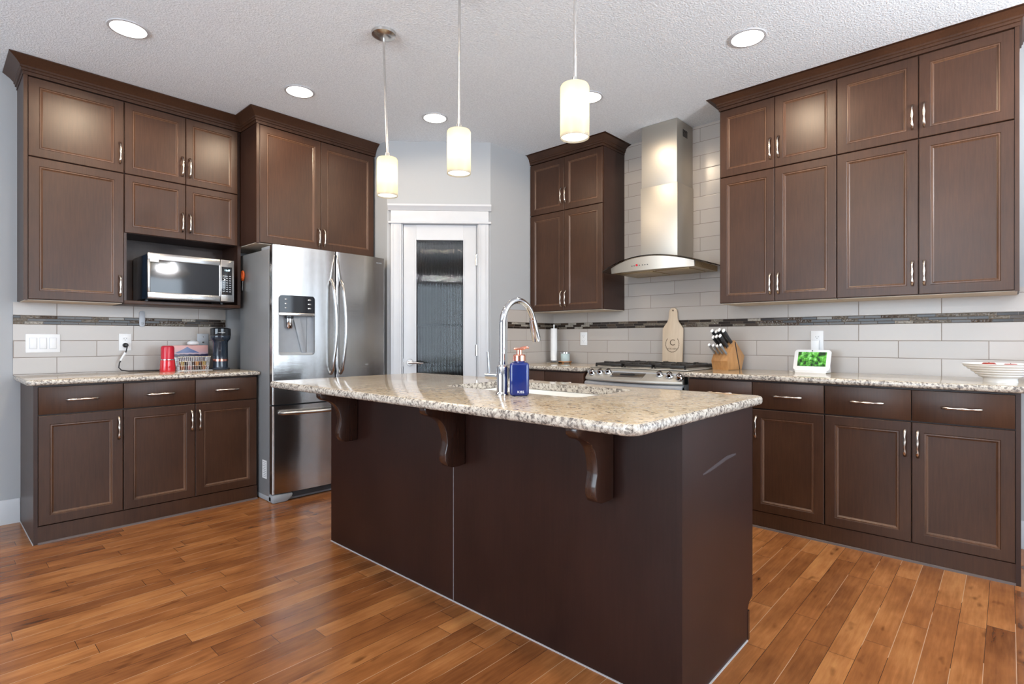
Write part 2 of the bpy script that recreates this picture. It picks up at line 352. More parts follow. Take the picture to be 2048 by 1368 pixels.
# ------------------------------------------------------------------ mesh helpers
class MB:
    def __init__(s): s.bm = bmesh.new()
    def _add(s, b2, mi=0, mat=None):
        if mat is not None: bmesh.ops.transform(b2, matrix=mat, verts=b2.verts)
        vm = {}
        for v in b2.verts: vm[v] = s.bm.verts.new(v.co)
        for f in b2.faces:
            try:
                nf = s.bm.faces.new([vm[v] for v in f.verts]); nf.material_index = mi if mi is not None else f.material_index
            except ValueError: pass
        b2.free(); return s
    def box(s, x0, x1, y0, y1, z0, z1, bev=0, seg=2, mi=0, mat=None):
        b = bmesh.new(); bmesh.ops.create_cube(b, size=1)
        for v in b.verts: v.co = Vector(((x0+x1)/2+v.co.x*(x1-x0), (y0+y1)/2+v.co.y*(y1-y0), (z0+z1)/2+v.co.z*(z1-z0)))
        if bev: bmesh.ops.bevel(b, geom=b.edges[:], offset=bev, segments=seg, affect='EDGES', profile=.5)
        return s._add(b, mi, mat)
    def prism(s, pts, a0, a1, axis='z', bev=0, seg=2, mi=0, mat=None, bevcap=False):
        """pts: 2-D outline; axis z: (x,y); axis x: (y,z); axis y: (x,z)"""
        b = bmesh.new()
        def mk(p, a):
            return {'z': (p[0], p[1], a), 'x': (a, p[0], p[1]), 'y': (p[0], a, p[1])}[axis]
        v0 = [b.verts.new(mk(p, a0)) for p in pts]; v1 = [b.verts.new(mk(p, a1)) for p in pts]
        n = len(pts); c0 = b.faces.new(v0); c1 = b.faces.new(v1[::-1])
        for i in range(n): b.faces.new((v0[i], v0[(i+1) % n], v1[(i+1) % n], v1[i]))
        bmesh.ops.recalc_face_normals(b, faces=b.faces)
        if bev:
            es = set(c0.edges) | set(c1.edges) if bevcap else b.edges[:]
            bmesh.ops.bevel(b, geom=list(es), offset=bev, segments=seg, affect='EDGES', profile=.5)
        return s._add(b, mi, mat)
    def lathe(s, prof, cx=0, cy=0, cz=0, n=32, mi=0, mat=None, cap=True):
        """prof: (r, z) pairs from bottom to top"""
        b = bmesh.new(); rings = []
        for r, z in prof:
            if r < 1e-6: rings.append([b.verts.new((cx, cy, cz+z))])
            else: rings.append([b.verts.new((cx+r*math.cos(2*PI*i/n), cy+r*math.sin(2*PI*i/n), cz+z)) for i in range(n)])
        for a, c in zip(rings, rings[1:]):
            for i in range(n):
                j = (i+1) % n
                if len(a) == 1 and len(c) == 1: continue
                if len(a) == 1: b.faces.new((a[0], c[j], c[i]))
                elif len(c) == 1: b.faces.new((a[i], a[j], c[0]))
                else: b.faces.new((a[i], a[j], c[j], c[i]))
        for rg, fl in ((rings[0], True), (rings[-1], False)):
            if cap and len(rg) > 1: b.faces.new(rg[::-1] if fl else rg)
        return s._add(b, mi, mat)
    def tube(s, pts, r, n=10, mi=0, mat=None, sq=(1, 1)):
        """r: number or list; swept circle with caps"""
        b = bmesh.new(); pts = [Vector(p) for p in pts]; rings = []; up = None
        for i, p in enumerate(pts):
            t = (pts[min(i+1, len(pts)-1)]-pts[max(i-1, 0)]).normalized()
            if up is None:
                up = Vector((0, 0, 1)) if abs(t.z) < .9 else Vector((1, 0, 0))
            a = t.cross(up)
            if a.length < 1e-5: a = t.cross(Vector((0, 1, 0)))
            a.normalize(); c = a.cross(t).normalized(); up = c
            rr = r[i] if isinstance(r, (list, tuple)) else r
            rings.append([b.verts.new(p+a*rr*sq[0]*math.cos(2*PI*k/n)+c*rr*sq[1]*math.sin(2*PI*k/n)) for k in range(n)])
        for A, B in zip(rings, rings[1:]):
            for k in range(n): b.faces.new((A[k], A[(k+1) % n], B[(k+1) % n], B[k]))
        b.faces.new(rings[0][::-1]); b.faces.new(rings[-1])
        return s._add(b, mi, mat)
    def build(s, name, mats, parent=None, smooth=True, ang=35, fixn=True):
        me = bpy.data.meshes.new(name)
        if fixn: bmesh.ops.recalc_face_normals(s.bm, faces=s.bm.faces)
        s.bm.to_mesh(me); s.bm.free()
        for k in (mats if isinstance(mats, (list, tuple)) else [mats]): me.materials.append(MAT[k] if isinstance(k, str) else k)
        if smooth:
            me.shade_smooth(); me.set_sharp_from_angle(angle=R(ang))
        o = bpy.data.objects.new(name, me); C.objects.link(o)
        if parent: o.parent = parent
        return o
def tag(o, label=None, cat=None, group=None, kind=None):
    if label: o['label'] = label
    if cat: o['category'] = cat
    if group: o['group'] = group
    if kind: o['kind'] = kind
    return o
def thing(name, label, cat, loc=(0, 0, 0), rz=0, group=None, rot=None):
    o = bpy.data.objects.new(name, None); C.objects.link(o); o.empty_display_size = .1
    o.location = loc; o.rotation_euler = rot or (0, 0, rz)
    return tag(o, label, cat, group)
def struct(o): o['kind'] = 'structure'; return o
def rot_x(a): return Matrix.Rotation(a, 4, 'X')
def T(x, y, z): return Matrix.Translation((x, y, z))
def text(name, body, size, parent, mat4, mat, ext=.0004, align='CENTER', sx=1):
    cu = bpy.data.curves.new(name, 'FONT'); cu.body = body; cu.size = size; cu.extrude = ext; cu.align_x = align; cu.align_y = 'CENTER'
    tmp = bpy.data.objects.new('tmp', cu); C.objects.link(tmp)
    dg = bpy.context.evaluated_depsgraph_get(); me = bpy.data.meshes.new_from_object(tmp.evaluated_get(dg)); bpy.data.objects.remove(tmp)
    me.transform(mat4 @ Matrix.Diagonal((sx, 1, 1, 1))); me.materials.clear(); me.materials.append(MAT[mat]); me.name = name
    o = bpy.data.objects.new(name, me); C.objects.link(o); o.parent = parent; return o
def front(x, y, z):   # lettering standing on a front that faces -y in local space
    return T(x, y, z) @ Matrix.Rotation(R(90), 4, 'X')
def cut(o, c):
    m = o.modifiers.new('b', 'BOOLEAN'); m.object = c; m.operation = 'DIFFERENCE'; m.solver = 'EXACT'
    bpy.context.view_layer.update(); dg = bpy.context.evaluated_depsgraph_get()
    me = bpy.data.meshes.new_from_object(o.evaluated_get(dg)); o.modifiers.clear(); o.data = me
    bpy.data.objects.remove(c); me.shade_smooth(); me.set_sharp_from_angle(angle=R(35)); return o

# ------------------------------------------------------------------ room shell
TH = .12
o = struct(MB().box(X0, XS+TH, Y0, YF+TH, -.1, 0).build('floor', 'floor', smooth=False))
o = struct(MB().box(X0-TH, XS+TH, Y0-TH, YF+TH, CEIL, CEIL+.1).build('ceiling', 'ceiling', smooth=False))
struct(MB().box(X0-TH, XS+TH, YF, YF+TH, 0, CEIL).build('wall_fridge', 'wall', smooth=False))
# stove wall with the patio window opening beyond the kitchen
m = MB(); PY0, PY1, PZ0, PZ1 = -2.5, -1.0, .1, 2.1
m.box(XS, XS+TH, PY1, YF, 0, CEIL); m.box(XS, XS+TH, Y0, PY0, 0, CEIL)
m.box(XS, XS+TH, PY0, PY1, 0, PZ0); m.box(XS, XS+TH, PY0, PY1, PZ1, CEIL)
struct(m.build('wall_stove', 'wall', smooth=False))
m = MB(); WX0, WX1, WZ0, WZ1 = -.2, 3.3, .5, 2.3
m.box(X0-TH, WX0, Y0-TH, Y0, 0, CEIL); m.box(WX1, XS+TH, Y0-TH, Y0, 0, CEIL); m.box(WX0, WX1, Y0-TH, Y0, 0, WZ0); m.box(WX0, WX1, Y0-TH, Y0, WZ1, CEIL)
struct(m.build('wall_back', 'wall', smooth=False))
m = MB(); VY0, VY1, VZ0, VZ1 = -.15, 3.15, .4, 2.3
m.box(X0-TH, X0, Y0, VY0, 0, CEIL); m.box(X0-TH, X0, VY1, YF, 0, CEIL); m.box(X0-TH, X0, VY0, VY1, 0, VZ0); m.box(X0-TH, X0, VY0, VY1, VZ1, CEIL)
struct(m.build('wall_left', 'wall', smooth=False))
# window frames
def window(n, build):
    root = thing('window_%d' % n, None, None); root['kind'] = 'structure'; build(root); return root
def wf_south(r):
    m = MB()
    for x in (WX0+.03, WX0+1.2, WX0+2.33, WX1-.03): m.box(x-.035, x+.035, Y0-.02, Y0+.03, WZ0, WZ1)
    for z in (WZ0+.03, WZ1-.03): m.box(WX0, WX1, Y0-.02, Y0+.03, z-.035, z+.035)
    m.build('frame', 'trim', r)
window(1, wf_south)
def wf_west(r):
    m = MB()
    for y in (VY0+.03, VY0+1.1, VY0+2.2, VY1-.03): m.box(X0-.02, X0+.03, y-.035, y+.035, VZ0, VZ1)
    for z in (VZ0+.03, VZ1-.03): m.box(X0-.02, X0+.03, VY0, VY1, z-.035, z+.035)
    m.build('frame', 'trim', r)
window(2, wf_west)
def wf_patio(r):
    m = MB()
    for y in (PY0+.03, (PY0+PY1)/2, PY1-.03): m.box(XS-.03, XS+.02, y-.035, y+.035, PZ0, PZ1)
    for z in (PZ0+.03, PZ1-.03): m.box(XS-.03, XS+.02, PY0, PY1, z-.035, z+.035)
    m.build('frame', 'trim', r)
window(3, wf_patio)
# alcove side wall, return wall
struct(MB().prism([(XR, YF), (XR, 3.725), (XR+.16, 3.645), (XR+.16, YF)], 0, CEIL).build('wall_alcove', 'wall', smooth=False))
struct(MB().prism([(3.145, YR), (XS, YR), (XS, YR+.12), (3.145+.05, YR+.12)], 0, CEIL).build('wall_return', 'wall', smooth=False))
# diagonal pantry wall: local frame x along the wall, y into it
DG = (XR, 3.725, 0); DRZ = R(-45); DL = (3.145-XR)*math.sqrt(2)
def dstruct(o): o.location = DG; o.rotation_euler = (0, 0, DRZ); return struct(o)
m = MB(); m.box(0, .115, 0, .1, 0, CEIL); m.box(.741, DL, 0, .1, 0, CEIL); m.box(.115, .741, 0, .1, 2.07, CEIL)
dstruct(m.build('wall_pantry', 'wall', smooth=False))
# pantry room behind the door
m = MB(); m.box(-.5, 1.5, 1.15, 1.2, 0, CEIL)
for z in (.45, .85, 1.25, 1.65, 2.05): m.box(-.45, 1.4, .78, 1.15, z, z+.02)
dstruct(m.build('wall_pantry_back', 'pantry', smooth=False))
# casing
m = MB()
for x0 in (.033, .741): 
    m.box(x0, x0+.085, -.018, .0, 0, 2.065, .003); m.box(x0+.012, x0+.02, -.021, -.016, 0, 2.065); m.box(x0+.062, x0+.07, -.021, -.016, 0, 2.065)
m.box(.012, .848, -.030, 0, 2.060, 2.078, .005)
m.box(.033, .826, -.020, 0, 2.078, 2.165, .002)
m.prism([(0, 2.165), (-.022, 2.165), (-.030, 2.178), (-.048, 2.200), (-.048, 2.214), (0, 2.214)], .012, .848, 'x')
m.box(.115, .128, -.002, .1, 0, 2.062); m.box(.728, .741, -.002, .1, 0, 2.062); m.box(.115, .741, -.002, .1, 2.058, 2.07)
dstruct(m.build('trim_1', 'trim'))
# the door
dr = thing('door_1', None, None, DG, DRZ); dr['kind'] = 'structure'
m = MB(); X_, Y_ = .131, .725; gx0, gx1, gz0, gz1 = .236, .618, .22, 1.930
m.box(X_, gx0, .006, .042, .01, 2.055, .0015); m.box(gx1, Y_, .006, .042, .01, 2.055, .0015)
m.box(gx0, gx1, .006, .042, .01, gz0); m.box(gx0, gx1, .006, .042, gz1, 2.055)
for (a, b_, c, d) in ((gx0-.012, gx0, gz0-.012, gz1+.012), (gx1, gx1+.012, gz0-.012, gz1+.012), (gx0, gx1, gz1, gz1+.012), (gx0, gx1, gz0-.012, gz0)):
    m.box(a, b_, .002, .008, c, d, .002)
m.build('door_leaf', 'trim', dr)
# reeded pane: vertical flutes
m = MB(); b = bmesh.new(); nr = 31; sub = 6; W_ = gx1-gx0; prev = None
for i in range(nr*sub+1):
    x = gx0+W_*i/(nr*sub); d = .0015*abs(math.sin(PI*i/sub))
    a = (b.verts.new((x, .022-d, gz0)), b.verts.new((x, .022-d, gz1)), b.verts.new((x, .026+d*1.4, gz1)), b.verts.new((x, .026+d*2.6, gz0)))
    if prev:
        for k in range(4): b.faces.new((prev[k], prev[(k+1) % 4], a[(k+1) % 4], a[k]))
    else: b.faces.new(a)
    prev = a
b.faces.new(prev[::-1]); m._add(b); m.build('reeded_pane', 'reeded', dr, ang=50)
m = MB(); m.lathe([(0, -.008), (.026, -.008), (.030, -.002), (.030, 0)], n=28, mat=T(.185, .006, .93) @ rot_x(R(90)) @ Matrix.Scale(-1, 4, (0, 0, 1)))
m.lathe([(.012, 0), (.011, .045), (0, .047)], n=16, mat=T(.185, .006, .93) @ rot_x(R(90)))
m.tube([(.178, -.045, .93), (.20, -.047, .931), (.24, -.047, .930), (.275, -.044, .925), (.298, -.040, .927)], [.0095, .011, .009, .0075, .005], 12)
m.build('lever_handle', 'nickel', dr)
for z in (1.77, 1.03, .25):
    m = MB(); m.tube([(.729, -.002, z-.045), (.729, -.002, z+.045)], .006, 10); m.box(.715, .729, .0035, .0055, z-.045, z+.045); m.build('hinge', 'nickel', dr)
MB().box(X_-.006, X_+.001, .000, .03, .90, .96).build('strike_plate', 'nickel', dr)
# baseboards
def bb(name, f):
    m = MB(); f(m); return struct(m.build(name, 'trim'))
prof = [(0, 0), (-.014, 0), (-.014, .105), (-.010, .118), (-.010, .135), (-.004, .146), (0, .146)]
bb('baseboard_left', lambda m: m.prism([(YF+p[0], p[1]) for p in prof], X0, .398, 'x'))
bb('baseboard_right', lambda m: m.prism([(XS+p[0], p[1]) for p in prof], PY1, -.047, 'y'))
bb('baseboard_west', lambda m: m.prism([(X0-p[0], p[1]) for p in prof], Y0, YF-.015, 'y'))

# backsplashes
MAT['tile_x'] = mat_tile('subway_tile_fridge_wall', 0, .572-.4096/2)
MAT['tile_y'] = mat_tile('subway_tile_stove_wall', 1, .284-.4096/2)
MAT['tile_r'] = mat_tile('subway_tile_return_wall', 0, .10)
MAT['mos_x'] = mat_mosaic('glass_mosaic_fridge_wall', 0); MAT['mos_y'] = mat_mosaic('glass_mosaic_stove_wall', 1)
TT = .009
def splash(name, label, boxes, mos, tm, mm):
    m = MB()
    for q in boxes: m.box(*q)
    o = m.build(name, tm, smooth=False); o['kind'] = 'structure'; o['label'] = label
    m = MB(); m.box(*mos); p = m.build('mosaic_band', mm, o, smooth=False); return o
splash('trim_2', 'greige tile backsplash behind the coffee counter', [(.366, 1.578, YF-TT, YF, .897, 1.347)], (.366, 1.578, YF-TT-.0015, YF-TT+.001, 1.2125, 1.2675), 'tile_x', 'mos_x')
splash('trim_3', 'greige tile backsplash around the range hood', [(XS-TT, XS, -.085, YR, .905, 1.40), (XS-TT, XS, 1.44, 2.37, 1.40, CEIL)], (XS-TT-.0015, XS-TT+.001, -.085, YR-TT, 1.2125, 1.2675), 'tile_y', 'mos_y')
splash('trim_4', 'greige tile backsplash on the short return wall', [(3.345, XS-TT, YR-TT, YR, .905, 1.375)], (3.345, XS-TT, YR-TT-.0015, YR-TT+.001, 1.2125, 1.2675), 'tile_r', 'mos_x')

# ------------------------------------------------------------------ cabinet parts
def door_mesh(w, h, fr=.052, t=.019):
    b = bmesh.new()
    rings = [(0, t), (0, .0025), (.0025, 0), (fr-.004, 0), (fr-.001, .0022), (fr+.005, .0016), (fr+.008, .0055), (fr+.013, .0085)]
    vs = []
    for i, y in rings: vs.append([b.verts.new(p) for p in ((i, y, i), (w-i, y, i), (w-i, y, h-i), (i, y, h-i))])
    for k, (A, B) in enumerate(zip(vs, vs[1:])):
        for j in range(4):
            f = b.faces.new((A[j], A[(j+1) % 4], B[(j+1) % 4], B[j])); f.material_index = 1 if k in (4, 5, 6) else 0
    b.faces.new(vs[-1]); b.faces.new(vs[0][::-1])
    return b
def add_door(parent, x0, x1, z0, z1, hx=None, hz=None, fr=.052, y=0, name='door'):
    g = .0016; w = x1-x0-2*g; h = z1-z0-2*g
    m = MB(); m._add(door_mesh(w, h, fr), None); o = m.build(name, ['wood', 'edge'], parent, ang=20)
    o.location = (x0+g, y, z0+g)
    if hx is not None: pull(o, hx-x0-g, hz-z0-g, True)
    return o
def add_drawer(parent, x0, x1, z0, z1, y=0, handle=True):
    g = .0016; m = MB(); m.box(0, x1-x0-2*g, 0, .019, 0, z1-z0-2*g, .0022, 2); o = m.build('drawer', 'wood', parent, ang=30)
    o.location = (x0+g, y, z0+g)
    if handle: pull(o, (x1-x0)/2-g, (z1-z0)/2-g, False)
    return o
_pull = []
def pull(parent, x, z, vert):
    if not _pull:
        m = MB(); pts = []; rs = []
        for i in range(25):
            t = -1+2*i/24.; s = t*.066
            pts.append((0, -.004-.024*(1-abs(t)**5)+.0015*math.sin(9*t), s)); rs.append(.0048+.0014*math.sin(7.5*t+.6)+(.001 if abs(t) > .9 else 0))
        m.tube(pts, rs, 10, sq=(1.15, .8)); o = m.build('pull', 'pull', parent, ang=70); _pull.append(o)
    else:
        o = _pull[0].copy(); C.objects.link(o); o.parent = parent
    o.location = (x, .001, z); o.rotation_euler = (0, 0 if vert else R(90), 0)
    o.scale = (1, 1, 1 if vert else 1.12)
    return o

RZ = R(-90)
# ---- left upper wine-side cabinet (single bay)
c = thing('wall_cabinet', 'tall dark wood upper cabinet at far left, over the light switch, one door above another', 'cabinet', (.385, 4.155, 1.347))
MB().box(0, .478, .020, .313, .004, 1.295).build('cabinet_body', 'wood_end', c, smooth=False)
MB().box(0, .018, .002, .020, 0, 1.295).build('filler_strip', 'wood', c)
MB().box(.012, .472, .025, .313, 0, .0045).build('bottom_panel', 'underside', c)
add_door(c, .019, .478, .005, .830, .456, .110); add_door(c, .019, .478, .832, 1.290, .456, .955)
# ---- left upper, microwave bay
c = thing('microwave_cabinet', 'dark wood upper cabinet with four small doors over an open microwave shelf', 'cabinet', (.863, 4.155, 1.347))
m = MB(); m.box(0, .712, .020, .313, .455, 1.295); m.box(0, .014, .003, .313, 0, .455); m.box(.690, .712, .003, .313, 0, .455); m.box(.014, .690, .300, .313, .02, .455)
m.build('cabinet_body', 'wood_end', c, smooth=False)
MB().box(.002, .708, -.002, .312, 0, .022, .002).build('open_shelf', 'wood', c)
for (a, b_, hx) in ((.002, .352, .330), (.352, .692, .376)):
    add_door(c, a, b_, .455, .830, hx, .570, .045); add_door(c, a, b_, .832, 1.290, hx, .950, .045)
# ---- over the fridge
c = thing('fridge_cabinet', 'deep dark wood cabinet with two doors above the refrigerator', 'cabinet', (1.580, 3.888, 1.800))
MB().box(0, .962, .020, .580, .004, .840).build('cabinet_body', 'wood_end', c, smooth=False)
MB().box(0, .020, .002, .020, 0, .841).build('filler_strip', 'wood', c)
MB().box(.005, .957, .025, .575, 0, .0045).build('bottom_panel', 'underside', c)
add_door(c, .021, .484, .004, .838, .462, .10); add_door(c, .484, .952, .004, .838, .506, .10)
# ---- short upper beside the pantry
c = thing('wall_cabinet', 'dark wood upper cabinet between the grey return wall and the range hood', 'cabinet', (3.640, 3.128, 1.357), RZ)
MB().box(0, .758, .020, .338, .004, 1.305).build('cabinet_body', 'wood_end', c, smooth=False)
MB().box(.004, .754, .025, .338, 0, .0045).build('bottom_panel', 'underside', c)
for (a, b_, hx) in ((.002, .375, .352), (.375, .756, .398)):
    add_door(c, a, b_, .004, .848, hx, .105, .048); add_door(c, a, b_, .850, 1.298, hx, .975, .048)
# ---- right uppers
c = thing('wall_cabinet', 'dark wood upper cabinet right of the range hood, over the knife block', 'cabinet', (3.640, 1.440, 1.357), RZ)
MB().box(0, .693, .020, .338, .004, 1.305).build('cabinet_body', 'wood_end', c, smooth=False)
MB().box(.004, .690, .025, .338, 0, .0045).build('bottom_panel', 'underside', c)
for (a, b_, hx) in ((.002, .350, .326), (.350, .693, .374)):
    add_door(c, a, b_, .004, .848, hx, .115, .050); add_door(c, a, b_, .850, 1.298, hx, .975, .050)
c = thing('wall_cabinet', 'dark wood upper cabinet at far right, over the white bowl', 'cabinet', (3.640, .747, 1.357), RZ)
MB().box(0, .787, .020, .338, .004, 1.305).build('cabinet_body', 'wood_end', c, smooth=False)
MB().box(.770, .787, .002, .020, 0, 1.305).build('filler_strip', 'wood', c)
MB().box(.003, .780, .025, .338, 0, .0045).build('bottom_panel', 'underside', c)
for (a, b_, hx) in ((.001, .388, .362), (.388, .769, .414)):
    add_door(c, a, b_, .004, .848, hx, .120, .052); add_door(c, a, b_, .850, 1.298, hx, .970, .052)

# ---- crown mouldings
def crown(name, label, path, zt, zb):
    """path: plan points with the room on the right-hand side when walking; profile steps outwards"""
    h = zt-zb
    prof = [(-.012, 0), (.004, 0), (.004, .018), (.011, .020), (.011, .032), (.017, .036), (.017, .046), (.032, .062), (.056, .080), (.066, .086), (.066, h-.002), (-.012, h-.002)]
    b = bmesh.new(); P = [Vector((p[0], p[1])) for p in path]; rings = []
    for i, p in enumerate(P):
        d0 = (P[i]-P[i-1]).normalized() if i > 0 else (P[1]-P[0]).normalized()
        d1 = (P[i+1]-P[i]).normalized() if i < len(P)-1 else d0
        n0 = Vector((d0.y, -d0.x)); n1 = Vector((d1.y, -d1.x)); n = (n0+n1); n = n/(n.dot(n0))
        rings.append([b.verts.new((p.x+n.x*o_, p.y+n.y*o_, zb+z)) for o_, z in prof])
    k = len(prof)
    for A, B in zip(rings, rings[1:]):
        for j in range(k): b.faces.new((A[j], A[(j+1) % k], B[(j+1) % k], B[j]))
    b.faces.new(rings[0]); b.faces.new(rings[-1][::-1])
    m = MB(); m._add(b); o = m.build(name, 'wood', ang=25); return tag(o, label, 'crown molding')
crown('crown_molding', 'dark stepped crown molding running over the left cabinets and around the fridge cabinet', [(.385, YF-.002), (.385, 4.157), (1.580, 4.157), (1.580, 3.890), (2.545, 3.890)], CEIL, 2.642)
crown('crown_molding', 'dark crown molding on top of the small cabinet left of the hood', [(3.642, YR-.002), (3.642, 2.370), (XS-TT-.003, 2.370)], CEIL, 2.660)
crown('crown_molding', 'long dark crown molding on top of the right-hand wall cabinets', [(XS-TT-.003, 1.440), (3.642, 1.440), (3.642, -.040), (XS-.003, -.040)], CEIL, 2.660)

# ---- base cabinets
c = thing('base_cabinet', 'dark wood base cabinet at far left with one drawer over one door', 'cabinet', (.400, 3.888, 0))
m = MB(); m.box(0, .404, .020, .575, 0, .866); m.box(0, .018, .001, .020, 0, .866); m.build('cabinet_body', 'wood_end', c, smooth=False)
MB().box(.018, .404, .003, .020, .0, .095).build('toe_board', 'wood', c)
MB().box(.018, .404, -.006, .003, 0, .010).build('shoe_strip', 'toe_line', c)
MB().box(-.003, -.0003, .001, .575, 0, .005).build('caulk_line', 'caulk', c)
add_door(c, .019, .404, .098, .700, .381, .593); add_drawer(c, .019, .404, .704, .858)
c = thing('base_cabinet', 'dark wood base cabinet below the coffee machine with two drawers over two doors', 'cabinet', (.804, 3.888, 0))
MB().box(0, .780, .020, .575, 0, .866).build('cabinet_body', 'wood_end', c, smooth=False)
MB().box(0, .780, .003, .020, 0, .095).build('toe_board', 'wood', c)
MB().box(0, .780, -.006, .003, 0, .010).build('shoe_strip', 'toe_line', c)
add_door(c, .001, .388, .098, .700, .365, .593); add_door(c, .388, .778, .098, .700, .412, .593)
add_drawer(c, .001, .388, .704, .858); add_drawer(c, .388, .778, .704, .858)
def rbase(label, y, w, xs, hs, end=False, gp=None):
    c = thing('base_cabinet', label, 'cabinet', (3.354, y, 0), RZ, gp)
    m = MB(); m.box(0, w, .020, .620, 0, .874)
    if end: m.box(w-.017, w, .001, .020, 0, .874)
    m.build('cabinet_body', 'wood_end', c, smooth=False)
    w2 = w-.017 if end else w
    MB().box(0, w2, .005, .020, 0, .096).build('toe_board', 'wood', c)
    MB().box(0, w2, -.004, .005, 0, .010).build('shoe_strip', 'toe_line', c)
    for (a, b_), h in zip(zip(xs, xs[1:]), hs):
        add_door(c, a, b_, .098, .704, h, .595); add_drawer(c, a, b_, .708, .866)
    return c
rbase('dark wood base cabinet below the knife block, partly behind the island, drawers over doors', 1.530, .783, [.001, .400, .782], [.376, .424])
rbase('dark wood base cabinet at far right with two wide drawers over two doors', .747, .789, [.001, .388, .771], [.362, .414], True)
rbase('dark wood base cabinet left of the range, mostly behind the island', 3.112, .760, [.001, .380, .759], [.356, .404])

# ---- worktops
def rounded(x0, x1, y0, y1, r, n=6, skip=()):
    pts = []
    for (cx, cy, a) in ((x1-r, y1-r, 0), (x0+r, y1-r, 90), (x0+r, y0+r, 180), (x1-r, y0+r, 270)):
        if a in skip:
            pts.append({0: (x1, y1), 90: (x0, y1), 180: (x0, y0), 270: (x1, y0)}[a]); continue
        for i in range(n+1): t = R(a+90*i/n); pts.append((cx+r*math.cos(t), cy+r*math.sin(t)))
    return pts
def slab(name, label, outline, z0, z1, hole=None, bev=.012):
    m = MB(); m.prism(outline, z0, z1, 'z', bev, 4, bevcap=True)
    o = m.build(name, ['granite', 'granite_edge'], ang=50)
    if hole:
        h = MB().prism(hole, z0-.05, z1+.05, 'z').build('h', 'granite'); cut(o, h)
    for p in o.data.polygons:
        if abs(p.normal.z) < .86: p.material_index = 1
    o.data.set_sharp_from_angle(angle=R(50))
    return tag(o, label, 'countertop')
slab('granite_countertop', 'speckled granite countertop under the coffee machine at left', rounded(.368, 1.590, 3.858, YF-TT-.001, .03, skip=(0, 90, 270)), .868, .898)
slab('granite_countertop', 'long speckled granite countertop on the right under the knife block and bowl', rounded(3.326, XS-TT-.001, -.068, 1.560, .02, skip=(0, 270)), .8755, .9075)
slab('granite_countertop', 'short piece of granite countertop left of the range, holding the paper towel', [(3.326, 2.350), (XS-TT-.001, 2.350), (XS-TT-.001, YR-TT-.001), (3.326, YR-TT-.001)], .8755, .9075)
SX0, SX1, SY0, SY1 = 1.625, 2.045, 1.165, 1.930
slab('island_countertop', 'large speckled granite island top with rounded corners and a sink cut-out', rounded(1.195, 2.175, .682, 2.808, .045), .872, .904, rounded(SX0, SX1, SY0, SY1, .05, 8))

# ---- island
isl = thing('kitchen_island', 'dark wood island with plain back panels and three curved corbels', 'kitchen island', (1.526, .714, 0))
m = MB(); m.box(.004, .015, .024, 1.031, .001, .871); m.build('back_panel', 'island', isl, smooth=False)
m = MB(); m.box(.004, .015, 1.035, 2.056, .001, .871); m.build('back_panel', 'island', isl, smooth=False)
MB().box(-.001, .012, 0, .0225, .001, .871).build('corner_post', 'island', isl)
MB().box(.0055, .006, 1.031, 1.035, .001, .66).build('panel_seam', 'caulk', isl)
MB().box(.000, .004, .024, 2.056, 0, .004).build('caulk_line', 'caulk', isl)
MB().prism([(.012, .001), (.545, .001), (.545, .115), (.560, .135), (.597, .150), (.597, .871), (.012, .871)], 0, .016, 'y').build('end_panel', 'island', isl, smooth=False)
MB().box(.012, .54, -.004, 0, 0, .004).build('caulk_line', 'caulk', isl)
MB().prism([(.012, .001), (.545, .001), (.545, .115), (.597, .150), (.597, .871), (.012, .871)], 2.046, 2.062, 'y').build('end_panel', 'island', isl, smooth=False)
m = MB(); m.box(.50, .535, .016, 2.046, .001, .11); m.box(.56, .575, .016, 2.046, .12, .871)
m.box(.03, .56, .1, .102, .11, .6); m.build('cabinet_body', 'island', isl, smooth=False)
MB().box(.545, .560, -.002, .014, .001, .108).build('toe_board', 'corbel', isl)
for k, (a, b_) in enumerate(((.018, .52), (.52, 1.03), (1.03, 1.53), (1.53, 2.044))):
    dd = MB(); dd.box(.576, .594, a+.002, b_-.002, .125, .866, .002); dd.build('door', 'island', isl)
# scuff on the end panel
MB().prism([(.145, .692), (.25, .706), (.35, .718), (.428, .714), (.426, .708), (.34, .704), (.22, .690), (.148, .686)], -.0006, .0002, 'y').build('scuff_mark', simple('pale_scuff', (.045, .032, .034), .5), isl)
def corbel_pts():
    z = lambda q: .871-q
    pts = [(0, z(0)), (-.205, z(0)), (-.205, z(.012)), (-.212, z(.022)), (-.210, z(.040)), (-.198, z(.052)), (-.180, z(.058))]
    # ogee sweeping inwards
    P0, P1, P2, P3 = (-.180, .058), (-.120, .070), (-.100, .115), (-.098, .180)
    for i in range(1, 11):
        t = i/10.; a, b_, c_, d = (1-t)**3, 3*t*(1-t)**2, 3*t*t*(1-t), t**3
        pts.append((a*P0[0]+b_*P1[0]+c_*P2[0]+d*P3[0], z(a*P0[1]+b_*P1[1]+c_*P2[1]+d*P3[1])))
    pts += [(-.108, z(.215)), (-.108, z(.245)), (-.095, z(.266)), (-.070, z(.276)), (-.030, z(.277)), (0, z(.273))]
    return pts
co = None
for y in (.951, 1.669, 2.494):
    if co is None:
        m = MB(); m.prism(corbel_pts(), 0, .042, 'y', .005, 2, bevcap=True); o = co = m.build('corbel', 'corbel', isl, ang=40)
    else: o = co.copy(); C.objects.link(o); o.parent = isl
    o.location = (.003, y-.714, 0)
